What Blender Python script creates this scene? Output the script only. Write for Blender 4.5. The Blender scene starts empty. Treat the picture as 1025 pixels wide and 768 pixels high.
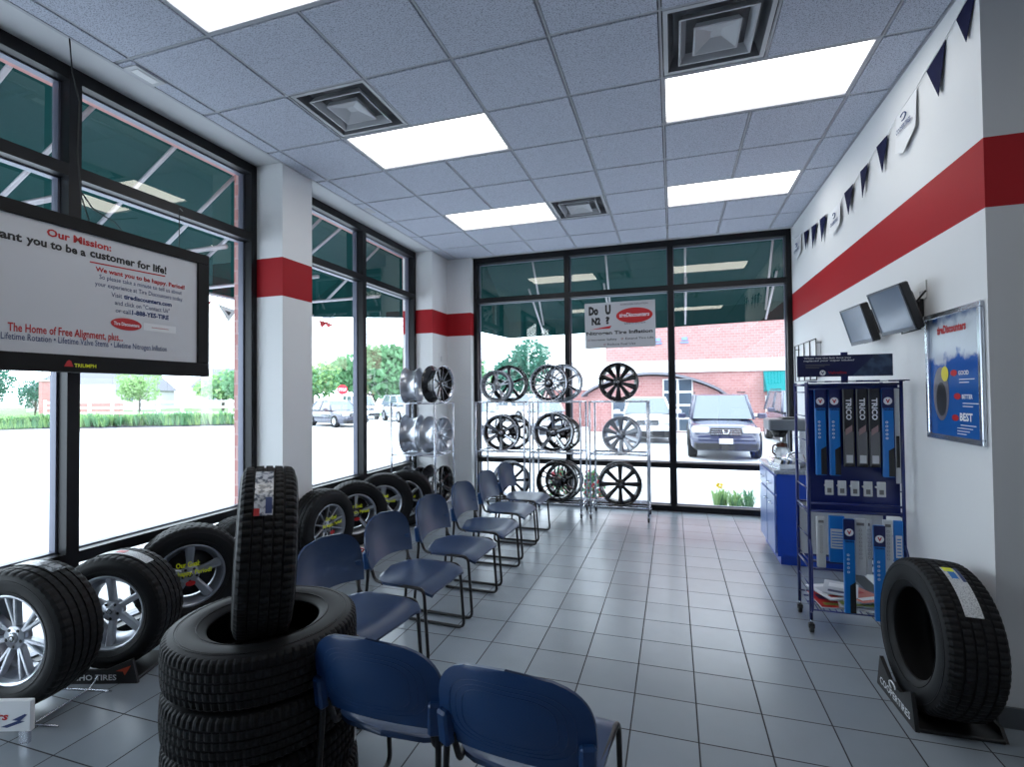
import bpy, math, random
from mathutils import Vector, Matrix
S = bpy.context.scene
COL = S.collection
random.seed(7)
PI = math.pi
# ------------------------------------------------------------------ camera
cd = bpy.data.cameras.new('camera'); cam = bpy.data.objects.new('camera', cd); COL.objects.link(cam)
_y, _p, _r = .3078, .0197, -.0098
A = Matrix(((math.cos(_y), math.sin(_y), 0), (-math.sin(_y), math.cos(_y), 0), (0, 0, 1)))
B = Matrix(((1, 0, 0), (0, math.cos(_p), math.sin(_p)), (0, -math.sin(_p), math.cos(_p))))
C = Matrix(((math.cos(_r), 0, math.sin(_r)), (0, 1, 0), (-math.sin(_r), 0, math.cos(_r))))
M = C @ B @ A
R3 = Matrix((M[0], M[2], -M[1])).transposed()
cam.matrix_world = Matrix.Translation((0, 0, 1.592)) @ R3.to_4x4()
cd.sensor_width = 36; cd.lens = 506.876 / 1025 * 36; cd.clip_start = .02; cd.clip_end = 400
S.camera = cam
# ------------------------------------------------------------------ world and exposure
SKY = 7.6
LAMP = 5.0
S.view_settings.view_transform = 'Standard'; S.view_settings.look = 'None'
S.view_settings.exposure = -0.2; S.view_settings.gamma = 1.0
S.view_settings.use_curve_mapping = False
w = bpy.data.worlds.new('overcast_sky'); S.world = w; w.use_nodes = True
bg = w.node_tree.nodes['Background']; bg.inputs[0].default_value = (.80, .89, 1, 1); bg.inputs[1].default_value = SKY

# ------------------------------------------------------------------ materials
MATS = {}
def mat(name, col, rough=.6, metal=0, spec=.5, emit=None, es=1, alpha=None, trans=0, coat=0, noise=None, bump=None, ior=None):
    m = bpy.data.materials.new(name); m.use_nodes = True; nt = m.node_tree
    b = nt.nodes['Principled BSDF']
    b.inputs['Base Color'].default_value = (*col, 1); b.inputs['Roughness'].default_value = rough
    b.inputs['Metallic'].default_value = metal; b.inputs['Specular IOR Level'].default_value = spec
    b.inputs['Coat Weight'].default_value = coat; b.inputs['Transmission Weight'].default_value = trans
    if ior: b.inputs['IOR'].default_value = ior
    if emit: b.inputs['Emission Color'].default_value = (*emit, 1); b.inputs['Emission Strength'].default_value = es
    if noise:   # (scale, colour2, detail, lo, hi)
        sc, c2, det, lo, hi = noise
        tc = nt.nodes.new('ShaderNodeTexCoord'); n = nt.nodes.new('ShaderNodeTexNoise'); n.inputs['Scale'].default_value = sc; n.inputs['Detail'].default_value = det
        r = nt.nodes.new('ShaderNodeValToRGB'); r.color_ramp.elements[0].position = lo; r.color_ramp.elements[1].position = hi
        r.color_ramp.elements[0].color = (*c2, 1); r.color_ramp.elements[1].color = (*col, 1)
        nt.links.new(tc.outputs['Object'], n.inputs['Vector']); nt.links.new(n.outputs['Fac'], r.inputs[0]); nt.links.new(r.outputs[0], b.inputs['Base Color'])
    if bump:    # (scale, strength, distance)
        tc = nt.nodes.new('ShaderNodeTexCoord'); n = nt.nodes.new('ShaderNodeTexNoise'); n.inputs['Scale'].default_value = bump[0]; n.inputs['Detail'].default_value = 3
        bp = nt.nodes.new('ShaderNodeBump'); bp.inputs['Strength'].default_value = bump[1]; bp.inputs['Distance'].default_value = bump[2]
        nt.links.new(tc.outputs['Object'], n.inputs['Vector']); nt.links.new(n.outputs['Fac'], bp.inputs['Height']); nt.links.new(bp.outputs[0], b.inputs['Normal'])
    MATS[name] = m
    return m
wall_m = mat('painted_wall', (.76, .765, .775), .55, bump=(60, .12, .002))
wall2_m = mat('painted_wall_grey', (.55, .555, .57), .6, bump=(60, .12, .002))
red_m = mat('red_stripe_paint', (.36, .010, .016), .55, spec=.2, bump=(90, .15, .002))
soffit_m = mat('soffit_drywall', (.55, .56, .58), .7)
tile_m = mat('ceiling_tile', (.56, .59, .68), .95, spec=.1, noise=(150, (.27, .29, .36), 2, .36, .50))
grid_m = mat('ceiling_grid_metal', (.42, .43, .47), .6, spec=.2)
plenum_m = mat('plenum_dark', (.05, .05, .06), .9)
frame_m = mat('black_window_frame', (.006, .0065, .009), .4, spec=.3)
alu_m = mat('mill_aluminium', (.13, .14, .19), .4, metal=.3)
steel_m = mat('chrome_tube', (.62, .65, .72), .22, metal=.9)
rubber_m = mat('tyre_rubber', (.0065, .007, .0085), .6, spec=.25)
rubber2_m = mat('tyre_rubber_sidewall', (.006, .0065, .008), .55, spec=.28)
silver_m = mat('silver_alloy', (.55, .57, .62), .28, metal=.8)
grey_alloy_m = mat('grey_alloy', (.38, .40, .45), .32, metal=.8)
blackrim_m = mat('gloss_black_alloy', (.012, .012, .015), .18, coat=.5)
mach_m = mat('machined_alloy', (.66, .68, .74), .22, metal=.9)
barrel_m = mat('dull_barrel', (.30, .32, .37), .35, metal=.8)
disc_m = mat('dark_disc', (.02, .022, .028), .4)  # dark colour for the added rim shade disc and the printed poster wheel
chair_m = mat('blue_plastic', (.014, .040, .110), .33, spec=.5, bump=(500, .06, .0005))
chairb_m = mat('blue_plastic_back', (.008, .045, .15), .38, spec=.5, bump=(500, .06, .0005))
blk_m = mat('black_metal', (.008, .008, .010), .35)
blkp_m = mat('black_plastic', (.011, .011, .013), .45)
white_m = mat('white_print', (.80, .81, .83), .4)
label_m = mat('paper_label', (.62, .64, .66), .45, noise=(220, (.30, .32, .36), 2, .35, .52))
textk_m = mat('black_ink', (.01, .01, .012), .5)
textr_m = mat('red_ink', (.48, .012, .015), .45)
textn_m = mat('navy_ink', (.02, .045, .16), .45)
textw_m = mat('white_ink', (.80, .82, .85), .45)
texty_m = mat('yellow_ink', (.80, .86, .02), .45)
board_m = mat('white_panel', (.60, .61, .64), .35)
bezel_m = mat('matt_black_bezel', (.006, .006, .007), .6, spec=.25)
nblue_m = mat('cabinet_blue', (.008, .055, .42), .35)
lblue_m = mat('cabinet_front_laminate', (.16, .24, .52), .3)
top_m = mat('grey_laminate', (.30, .34, .40), .25, noise=(80, (.22, .25, .31), 3, .4, .6))
rackb_m = mat('blue_wire_paint', (.006, .016, .13), .28, coat=.3)
vblue_m = mat('sky_blue_pack', (.008, .16, .52), .3)
navy_m = mat('navy_pack', (.010, .014, .085), .35)
dkpack_m = mat('charcoal_pack', (.022, .022, .026), .3)
gpack_m = mat('grey_pack', (.14, .14, .15), .35)
wpack_m = mat('white_pack', (.55, .57, .60), .4)
screen_m = mat('lcd_screen', (.13, .17, .24), .14, spec=.9)  # base colour lightened to stand in for the floor's reflection
monf_m = mat('grey_bezel', (.05, .065, .09), .3)
cop_m = mat('brown_coffee', (.06, .015, .010), .2)
pennant_m = mat('navy_pennant', (.008, .010, .045), .8, spec=.1)
base_m = mat('dark_tile_base', (.07, .08, .09), .4)
door_m = mat('plaster', (.4, .4, .42), .6)

def floor_material():
    m = bpy.data.materials.new('ceramic_floor_tile'); m.use_nodes = True; nt = m.node_tree; b = nt.nodes['Principled BSDF']
    N = nt.nodes.new; L = nt.links.new
    tc = N('ShaderNodeTexCoord'); sx = N('ShaderNodeSeparateXYZ'); L(tc.outputs['Object'], sx.inputs[0])
    def edge(out, off):
        a = N('ShaderNodeMath'); a.operation = 'ADD'; a.inputs[1].default_value = off; L(out, a.inputs[0])
        d = N('ShaderNodeMath'); d.operation = 'DIVIDE'; d.inputs[1].default_value = .3048; L(a.outputs[0], d.inputs[0])
        f = N('ShaderNodeMath'); f.operation = 'FRACT'; L(d.outputs[0], f.inputs[0])
        s = N('ShaderNodeMath'); s.operation = 'SUBTRACT'; s.inputs[1].default_value = .5; L(f.outputs[0], s.inputs[0])
        ab = N('ShaderNodeMath'); ab.operation = 'ABSOLUTE'; L(s.outputs[0], ab.inputs[0])
        fl = N('ShaderNodeMath'); fl.operation = 'FLOOR'; L(d.outputs[0], fl.inputs[0])
        return ab.outputs[0], fl.outputs[0]
    ex, ix = edge(sx.outputs[0], .2171 + 30.48); ey, iy = edge(sx.outputs[1], -.0316 + 30.48)
    mx = N('ShaderNodeMath'); mx.operation = 'MAXIMUM'; L(ex, mx.inputs[0]); L(ey, mx.inputs[1])
    gt = N('ShaderNodeMapRange'); gt.inputs[1].default_value = .4865; gt.inputs[2].default_value = .4905; L(mx.outputs[0], gt.inputs[0])
    cb = N('ShaderNodeCombineXYZ'); L(ix, cb.inputs[0]); L(iy, cb.inputs[1])
    wn = N('ShaderNodeTexWhiteNoise'); L(cb.outputs[0], wn.inputs['Vector'])
    n = N('ShaderNodeTexNoise'); n.inputs['Scale'].default_value = 5; n.inputs['Detail'].default_value = 5; L(tc.outputs['Object'], n.inputs['Vector'])
    ad = N('ShaderNodeMath'); ad.operation = 'ADD'; L(wn.outputs['Value'], ad.inputs[0]); L(n.outputs['Fac'], ad.inputs[1])
    mr = N('ShaderNodeMapRange'); mr.inputs[1].default_value = 0; mr.inputs[2].default_value = 2; mr.inputs[3].default_value = .86; mr.inputs[4].default_value = 1.14; L(ad.outputs[0], mr.inputs[0])
    cm = N('ShaderNodeMixRGB'); cm.blend_type = 'MULTIPLY'; cm.inputs[0].default_value = 1; cm.inputs[1].default_value = (.25, .285, .325, 1); L(mr.outputs[0], cm.inputs[2])
    g = N('ShaderNodeMixRGB'); L(gt.outputs[0], g.inputs[0]); L(cm.outputs[0], g.inputs[1]); g.inputs[2].default_value = (.018, .021, .028, 1)
    L(g.outputs[0], b.inputs['Base Color'])
    rr = N('ShaderNodeMapRange'); rr.inputs[3].default_value = .27; rr.inputs[4].default_value = .8; L(gt.outputs[0], rr.inputs[0]); L(rr.outputs[0], b.inputs['Roughness'])
    bp = N('ShaderNodeBump'); bp.invert = True; bp.inputs['Strength'].default_value = .5; bp.inputs['Distance'].default_value = .002; L(gt.outputs[0], bp.inputs['Height']); L(bp.outputs[0], b.inputs['Normal'])
    return m
floor_m = floor_material()

def glass_material(name='window_glass', ior=1.5, tint=(.90, .95, .95)):
    m = bpy.data.materials.new(name); m.use_nodes = True; nt = m.node_tree; nt.nodes.clear(); N = nt.nodes.new; L = nt.links.new
    o = N('ShaderNodeOutputMaterial'); mx = N('ShaderNodeMixShader'); t = N('ShaderNodeBsdfTransparent'); t.inputs[0].default_value = (*tint, 1)
    g = N('ShaderNodeBsdfGlossy'); g.inputs['Roughness'].default_value = .0; g.inputs[0].default_value = (1, .98, .9, 1)
    f = N('ShaderNodeFresnel'); f.inputs[0].default_value = ior
    L(f.outputs[0], mx.inputs[0]); L(t.outputs[0], mx.inputs[1]); L(g.outputs[0], mx.inputs[2]); L(mx.outputs[0], o.inputs[0])
    return m
glass_m = glass_material(ior=2.0)
carglass_m = mat('car_glass', (.10, .13, .16), .08, spec=1)
def cloth(name, col, tr):
    m = bpy.data.materials.new(name); m.use_nodes = True; nt = m.node_tree; nt.nodes.clear(); N = nt.nodes.new; L = nt.links.new
    o = N('ShaderNodeOutputMaterial'); mx = N('ShaderNodeMixShader'); mx.inputs[0].default_value = tr
    d = N('ShaderNodeBsdfDiffuse'); d.inputs[0].default_value = (*col, 1); t = N('ShaderNodeBsdfTranslucent'); t.inputs[0].default_value = (*col, 1)
    L(d.outputs[0], mx.inputs[1]); L(t.outputs[0], mx.inputs[2]); L(mx.outputs[0], o.inputs[0]); return m
awn_m = cloth('green_canvas', (.006, .034, .034), .15)
teal_m = cloth('teal_canvas', (.012, .20, .21), .2)
leaf_m = cloth('leaf_green', (.16, .32, .17), .3)
leafb_m = cloth('leaf_bright', (.32, .50, .22), .35)
leafd_m = cloth('leaf_dark', (.07, .19, .14), .3)
redleaf_m = cloth('leaf_red', (.36, .06, .08), .3)
flower_m = mat('yellow_flower', (.85, .65, .02), .6)
bark_m = mat('bark', (.10, .08, .07), .9)
lot_m = mat('pale_concrete_lot', (.62, .63, .65), .9, noise=(.6, (.54, .55, .575), 4, .35, .65))
kerb_m = mat('kerb_concrete', (.42, .41, .40), .9)
mulch_m = mat('dark_mulch', (.055, .055, .07), .95, noise=(9, (.03, .03, .04), 4, .4, .6))
grass_m = mat('lawn', (.14, .26, .08), .95, noise=(3, (.09, .2, .06), 4, .3, .7))
vinyl_m = mat('white_vinyl', (.75, .75, .75), .6)
houseb_m = mat('pale_siding', (.48, .47, .48), .8); roof_m = mat('shingle_roof', (.16, .16, .19), .85)
carpaint = dict(slate=mat('slate_paint', (.05, .055, .085), .2, coat=.7), silver=mat('silver_paint', (.42, .44, .50), .25, metal=.5, coat=.6), white=mat('white_paint', (.7, .7, .72), .3, coat=.5), navy=mat('dark_blue_paint', (.035, .04, .085), .2, coat=.6), red=mat('red_paint', (.28, .02, .02), .3, coat=.5))
headl_m = mat('headlamp_glass', (.7, .72, .78), .1, spec=1)
plate_m = mat('number_plate', (.6, .6, .65), .4)
def brick_material():
    m = bpy.data.materials.new('pink_brick'); m.use_nodes = True; nt = m.node_tree; b = nt.nodes['Principled BSDF']; b.inputs['Roughness'].default_value = .85
    tc = nt.nodes.new('ShaderNodeTexCoord'); mp = nt.nodes.new('ShaderNodeMapping'); mp.inputs['Rotation'].default_value = (PI / 2, 0, 0)
    br = nt.nodes.new('ShaderNodeTexBrick'); br.inputs['Scale'].default_value = 2.2; br.inputs['Color1'].default_value = (.40, .20, .19, 1); br.inputs['Color2'].default_value = (.35, .155, .15, 1); br.inputs['Mortar'].default_value = (.44, .29, .28, 1)
    nt.links.new(tc.outputs['Object'], mp.inputs[0]); nt.links.new(mp.outputs[0], br.inputs[0]); nt.links.new(br.outputs[0], b.inputs['Base Color'])
    return m
brick_m = brick_material()
lamp_m = mat('lamp_diffuser', (.8, .8, .8), .5, emit=(1, .985, .93), es=LAMP)

# ------------------------------------------------------------------ mesh builder
class MB:
    def __init__(s): s.v = []; s.f = []; s.mi = []; s.sm = []; s.mats = []
    def m(s, mt):
        if mt not in s.mats: s.mats.append(mt)
        return s.mats.index(mt)
    def add(s, vs, fs, mt, smooth=False, T=None):
        o = len(s.v); k = s.m(mt)
        s.v += [tuple(T @ Vector(p)) if T else tuple(p) for p in vs]
        for f in fs: s.f.append([i + o for i in f]); s.mi.append(k); s.sm.append(smooth)
    def box(s, lo, hi, mt, bev=0, T=None):
        x0, y0, z0 = lo; x1, y1, z1 = hi
        if x0 > x1: x0, x1 = x1, x0
        if y0 > y1: y0, y1 = y1, y0
        if z0 > z1: z0, z1 = z1, z0
        if bev <= 0:
            vs = [(x, y, z) for z in (z0, z1) for y in (y0, y1) for x in (x0, x1)]
            s.add(vs, [(0, 2, 3, 1), (4, 5, 7, 6), (0, 1, 5, 4), (2, 6, 7, 3), (0, 4, 6, 2), (1, 3, 7, 5)], mt, False, T); return
        b = min(bev, (x1 - x0) * .45, (y1 - y0) * .45, (z1 - z0) * .45); vs = []; idx = {}
        for i, (sx, x) in enumerate(((-1, x0), (1, x1))):
            for j, (sy, y) in enumerate(((-1, y0), (1, y1))):
                for k, (sz, z) in enumerate(((-1, z0), (1, z1))):
                    for a in range(3):
                        p = [x - sx * b, y - sy * b, z - sz * b]; p[a] = (x, y, z)[a]
                        idx[i, j, k, a] = len(vs); vs.append(p)
        g = lambda i, j, k, a: idx[i, j, k, a]; fs = []
        for i in (0, 1):
            fs.append([g(i, 0, 0, 0), g(i, 1, 0, 0), g(i, 1, 1, 0), g(i, 0, 1, 0)][::(1 if i else -1)])
            fs.append([g(0, i, 0, 1), g(1, i, 0, 1), g(1, i, 1, 1), g(0, i, 1, 1)][::(-1 if i else 1)])
            fs.append([g(0, 0, i, 2), g(1, 0, i, 2), g(1, 1, i, 2), g(0, 1, i, 2)][::(1 if i else -1)])
        for p in (0, 1):
            for q in (0, 1):
                fs.append([g(0, p, q, 1), g(1, p, q, 1), g(1, p, q, 2), g(0, p, q, 2)])
                fs.append([g(p, 0, q, 0), g(p, 1, q, 0), g(p, 1, q, 2), g(p, 0, q, 2)])
                fs.append([g(p, q, 0, 0), g(p, q, 1, 0), g(p, q, 1, 1), g(p, q, 0, 1)])
                for r in (0, 1): pass
        for i in (0, 1):
            for j in (0, 1):
                for k in (0, 1): fs.append([g(i, j, k, 0), g(i, j, k, 1), g(i, j, k, 2)])
        s.add(vs, fs, mt, False, T)
    def tube(s, pts, r, mt, n=8, closed=False, T=None, caps=True):
        pts = [Vector(p) for p in pts]; q = [pts[0]]
        for p in pts[1:]:
            if (p - q[-1]).length > 1e-6: q.append(p)
        pts = q; k = len(pts); rr = r if isinstance(r, (list, tuple)) else [r] * k
        t0 = (pts[1] - pts[0]).normalized(); up = Vector((0, 0, 1)) if abs(t0.z) < .9 else Vector((1, 0, 0))
        u = t0.cross(up).normalized(); vs = []
        for i, p in enumerate(pts):
            a = pts[i - 1] if (i or closed) else p; b = pts[(i + 1) % k] if (i < k - 1 or closed) else p
            t = (b - a).normalized(); u = (u - t * u.dot(t)).normalized(); v = t.cross(u)
            for j in range(n):
                an = 2 * PI * j / n; vs.append(p + (u * math.cos(an) + v * math.sin(an)) * rr[i])
        fs = []
        for i in range(k if closed else k - 1):
            for j in range(n):
                i2 = (i + 1) % k; fs.append((i * n + j, i * n + (j + 1) % n, i2 * n + (j + 1) % n, i2 * n + j))
        if not closed and caps: fs.append(tuple(range(n))[::-1]); fs.append(tuple((k - 1) * n + j for j in range(n)))
        s.add(vs, fs, mt, True, T)
    def lathe(s, prof, mt, n=32, axis='z', T=None, smooth=True, closed=False, mts=None):
        # prof: (radius, height)
        vs = []
        for r, h in prof:
            for j in range(n):
                a = 2 * PI * j / n; c, d = r * math.cos(a), r * math.sin(a)
                vs.append((c, d, h) if axis == 'z' else (h, c, d) if axis == 'x' else (d, h, c))
        k = len(prof)
        for i in range(k if closed else k - 1):
            fs = []; i2 = (i + 1) % k
            for j in range(n): fs.append((i * n + j, i * n + (j + 1) % n, i2 * n + (j + 1) % n, i2 * n + j))
            if i == 0: s.add(vs, fs, mts[i] if mts else mt, smooth, T); o = len(s.v) - len(vs)
            else:
                kk = s.m(mts[i] if mts else mt)
                for f in fs: s.f.append([q + o for q in f]); s.mi.append(kk); s.sm.append(smooth)
    def prism(s, poly, z0, z1, mt, T=None, smooth=False):
        n = len(poly); vs = [(x, y, z0) for x, y in poly] + [(x, y, z1) for x, y in poly]
        fs = [tuple(range(n))[::-1], tuple(range(n, 2 * n))] + [(i, (i + 1) % n, n + (i + 1) % n, n + i) for i in range(n)]
        s.add(vs, fs, mt, smooth, T)
    def grid(s, fn, nu, nv, mt, smooth=True, T=None, wrap=False):
        vs = [fn(i / nu, j / nv) for j in range(nv + 1) for i in range(nu + 1)]
        s.add(vs, [(j * (nu + 1) + i, j * (nu + 1) + i + 1, (j + 1) * (nu + 1) + i + 1, (j + 1) * (nu + 1) + i) for j in range(nv) for i in range(nu)], mt, smooth, T)
    def text(s, st, p0, p1, up, h, mt, depth=.0006, shear=0, bold=0):
        vs, fs, x0, x1, cap = glyphs(st, shear, bold)
        p0 = Vector(p0); p1 = Vector(p1); up = Vector(up).normalized(); e = (p1 - p0) / (x1 - x0); nrm = e.cross(up).normalized()
        out = [p0 + e * (x - x0) + up * (y / cap * h) + nrm * depth for x, y in vs]
        s.add(out, fs, mt)
    def build(s, name, parent=None, loc=None):
        me = bpy.data.meshes.new(name); me.from_pydata(s.v, [], s.f)
        for m_ in s.mats: me.materials.append(m_)
        me.polygons.foreach_set('material_index', s.mi); me.polygons.foreach_set('use_smooth', s.sm); me.update()
        o = bpy.data.objects.new(name, me); COL.objects.link(o)
        if parent: o.parent = parent
        if loc is not None: o.location = loc
        return o
_g = {}
def glyphs(st, shear, bold):
    if (st, shear, bold) in _g: return _g[st, shear, bold]
    def mk(t):
        c = bpy.data.curves.new('t', 'FONT'); c.body = t; c.shear = shear; c.offset = bold; c.resolution_u = 2; c.fill_mode = 'FRONT'
        o = bpy.data.objects.new('t', c); me = bpy.data.meshes.new_from_object(o)
        vs = [(v.co.x, v.co.y) for v in me.vertices]; fs = [tuple(p.vertices) for p in me.polygons]
        bpy.data.objects.remove(o); bpy.data.curves.remove(c); bpy.data.meshes.remove(me); return vs, fs
    vs, fs = mk(st); cv, _ = mk('H')
    _g[st, shear, bold] = (vs, fs, min(v[0] for v in vs), max(v[0] for v in vs), max(v[1] for v in cv)); return _g[st, shear, bold]
def fillet(pts, r, n=5):
    pts = [Vector(p) for p in pts]; out = [pts[0]]
    for i in range(1, len(pts) - 1):
        a, b, c = pts[i - 1:i + 2]; d1 = (a - b); d2 = (c - b); rr = min(r, d1.length * .45, d2.length * .45)
        p, q = b + d1.normalized() * rr, b + d2.normalized() * rr
        for k in range(n + 1):
            t = k / n; out.append(p * (1 - t) ** 2 + b * 2 * t * (1 - t) + q * t * t)
    return out + [pts[-1]]
def tag(o, label, cat, group=None):
    o['label'] = label; o['category'] = cat
    if group: o['group'] = group
    return o
def thing(name, label, cat, loc=(0, 0, 0), rz=0, group=None, rot=None):
    o = bpy.data.objects.new(name, None); COL.objects.link(o); o.empty_display_size = .1
    o.location = loc; o.rotation_euler = rot or (0, 0, rz); tag(o, label, cat, group); return o
KIDS = {}
def kids(o): return [c for c in bpy.data.objects if c.parent == o]
def dup(o, parent=None):
    c = o.copy(); COL.objects.link(c)
    if parent: c.parent = parent
    for ch in kids(o): dup(ch, c)
    return c
def place(o, loc, rz=0, label=None, rot=None):
    o.location = loc; o.rotation_euler = rot or (0, 0, rz)
    if label: o['label'] = label
    return o
def struct(name, mb): o = mb.build(name); o['kind'] = 'structure'; return o

# ================================================================== ROOM
XL, XR, YB, CZ = -3.56, 1.445, 7.16, 3.637
def box1(name, lo, hi, m): mb = MB(); mb.box(lo, hi, m); return struct(name, mb)
box1('floor', (-3.7, -4, -.12), (5.2, 7.3, 0), floor_m)
# ceiling: recessed tiles carried by a T-bar grid (lines 0.61 m apart)
U = lambda u: u * .6096 - .0377
V = lambda v: v * .6096 + 3.400
skip = set()
LIGHTS = [(0, 0), (0, 3), (-4, 0), (-4, 3), (-4, -3), (0, -4), (4, -4)]  # last two fittings are unseen, added behind the camera for illumination
VENTS = [(0, -1), (-4, -1), (-2, 3)]
for u, v in LIGHTS: skip |= {(u, v), (u + 1, v)}
for u, v in VENTS: skip.add((u, v))
mb = MB(); mb.box((-3.7, -4, CZ + .12), (5.2, 7.3, CZ + .2), plenum_m)
xs = [-3.23] + [U(u) for u in range(-5, 3)] + [XR] ; ui = list(range(-6, 3))
xs2 = [XR] + [U(u) for u in range(3, 9)] + [5.0]
def tiles(xs, us, ymin, ymax):
    ys = [V(v) for v in range(-13, 7)]
    for i in range(len(xs) - 1):
        for v in range(-13, 6):
            y0, y1 = max(V(v), ymin), min(V(v + 1), ymax)
            if y1 - y0 < .02 or (us[i], v) in skip: continue
            g = .0125
            mb.box((xs[i] + g, y0 + g, CZ - .009), (xs[i + 1] - g, y1 - g, CZ + .012), tile_m, .003)
tiles(xs, ui, -4, 7.0); tiles(xs2, [2] + list(range(3, 9)), -4, 3.0)
struct('ceiling', mb)
def bars(mb, c, ax, a, b):
    # split so that nothing crosses the wide light fittings
    h = .0068
    if ax == 'x': mb.box((a, c - h, CZ - .0034), (b, c + h, CZ + .01), grid_m); return
    cuts = sorted((V(v), V(v + 1)) for u, v in LIGHTS if abs(U(u + 1) - c) < .01); y = a
    for y0, y1 in cuts:
        if y0 > y: mb.box((c - h, y, CZ - .0036), (c + h, y0, CZ + .01), grid_m)
        y = y1
    mb.box((c - h, y, CZ - .0036), (c + h, b, CZ + .01), grid_m)
mb = MB()
for x in xs[1:-1]: bars(mb, x, 'y', -4, 7.0)
for x in xs2[1:-1]: bars(mb, x, 'y', -4, 3.0)
for v in range(-12, 6):
    bars(mb, V(v), 'x', -3.23, XR if V(v) > 3 else 5)
mb.box((-3.235, -4, CZ - .012), (-3.212, 7.0, CZ), grid_m); mb.box((-3.23, 6.982, CZ - .012), (XR, 7.004, CZ), grid_m)
mb.box((XR - .022, 3, CZ - .009), (XR, 7.0, CZ), grid_m); mb.box((XR, 2.978, CZ - .009), (5, 3.0, CZ), grid_m)
struct('trim_1', mb)
mb = MB()
mb.box((-3.62, -4, CZ), (-3.235, 7.3, CZ + .12), soffit_m); mb.box((-3.235, 7.004, CZ), (XR, 7.3, CZ + .12), soffit_m)
struct('trim_2', mb)
# walls: pillars on the left, corner column, right wall, wall past the corner
def striped(mb, lo, hi, m):
    (x0, y0), (x1, y1) = lo, hi
    mb.box((x0, y0, 0), (x1, y1, 2.465), m); mb.box((x0, y0, 2.465), (x1, y1, 2.805), red_m); mb.box((x0, y0, 2.805), (x1, y1, CZ + .1), m)
mb = MB(); striped(mb, (-3.72, 3.585), (-3.23, 3.965), wall_m)
striped(mb, (-3.72, 6.51), (-3.25, 7.0), wall_m); striped(mb, (-3.72, 7.0), (-2.86, 7.3), wall_m)
mb.box((-3.72, -4, 0), (-3.4, -1.2, CZ), wall_m)
struct('wall_left', mb)
mb = MB(); striped(mb, (XR, 3.0), (XR + .18, 7.3), wall_m); struct('wall_right', mb)
mb = MB(); striped(mb, (XR + .0005, 2.9995), (5.2, 3.18), wall2_m); struct('wall_front', mb)
mb = MB(); mb.box((-3.7, -4.15, 0), (5.2, -4, CZ), wall_m); struct('wall_back', mb)
mb = MB(); mb.box((5.05, -4, 0), (5.2, 3.1, CZ), wall_m); struct('wall_east', mb)
mb = MB(); mb.box((XR - .012, 3.0, 0), (XR - .0005, 7.0, .10), base_m, .003); struct('baseboard_right', mb)
mb = MB(); mb.box((XR - .012, 2.988, 0), (5.05, 2.9995, .10), base_m, .003); struct('baseboard_front', mb)

# windows
def window(n, axis, plane, a0, a1, mull, out):
    """frame bars with an inner black face, a lighter bead towards the glass, and glass"""
    mb = MB(); gl = MB(); th = .05
    def bar(s0, s1, z0, z1, m=frame_m, d0=-.05, d1=.06):
        if axis == 'x': mb.box((plane + d0 * out, s0, z0), (plane + d1 * out, s1, z1), m)
        else: mb.box((s0, plane + d0 * out, z0), (s1, plane + d1 * out, z1), m)
    edges = [a0] + mull + [a1]
    bar(a0, a0 + .06, 0, CZ); bar(a1 - .06, a1, 0, CZ)
    for m_ in mull: bar(m_ - .035, m_ + .035, 0, CZ)
    for z0, z1 in ((0, .075), (.575, .645), (2.955, 3.03), (3.555, CZ)): bar(a0 + .06, a1 - .06, z0, z1, d0=-.049, d1=.059)
    # aluminium glazing beads outside of the black faces
    for i in range(len(edges) - 1):
        s0 = edges[i] + (.06 if i == 0 else .035); s1 = edges[i + 1] - (.06 if i == len(edges) - 2 else .035)
        for z0, z1 in ((.075, .575), (.645, 2.955), (3.03, 3.555)):
            b = .012
            bar(s0, s0 + b, z0, z1, alu_m, .03, .085); bar(s1 - b, s1, z0, z1, alu_m, .03, .085)
            bar(s0 + b, s1 - b, z0, z0 + .009, alu_m, .03, .085); bar(s0 + b, s1 - b, z1 - .009, z1, alu_m, .03, .085)
            g = .062
            if axis == 'x': gl.box((plane + g * out, s0, z0), (plane + (g + .001) * out, s1, z1), glass_m)
            else: gl.box((s0, plane + g * out, z0), (s1, plane + (g + .001) * out, z1), glass_m)
    o = struct('window_%d' % n, mb)
    # single sheets of glass
    q = MB()
    for i in range(len(edges) - 1):
        s0, s1 = edges[i] + .03, edges[i + 1] - .03
        for z0, z1 in ((.05, .6), (.6, 2.99), (2.99, 3.6)):
            g = plane + .064 * out
            vs = [(g, s0, z0), (g, s1, z0), (g, s1, z1), (g, s0, z1)] if axis == 'x' else [(s0, g, z0), (s1, g, z0), (s1, g, z1), (s0, g, z1)]
            q.add(vs, [(0, 1, 2, 3)], glass_m)
    p = q.build('window_pane', o)
window(1, 'x', XL, -1.2, 3.585, [-.85, .65, 2.15], -1)
window(2, 'x', XL, 3.965, 6.51, [5.24], -1)
window(3, 'y', YB, -2.86, XR, [-1.43, -.012], 1)

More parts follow.
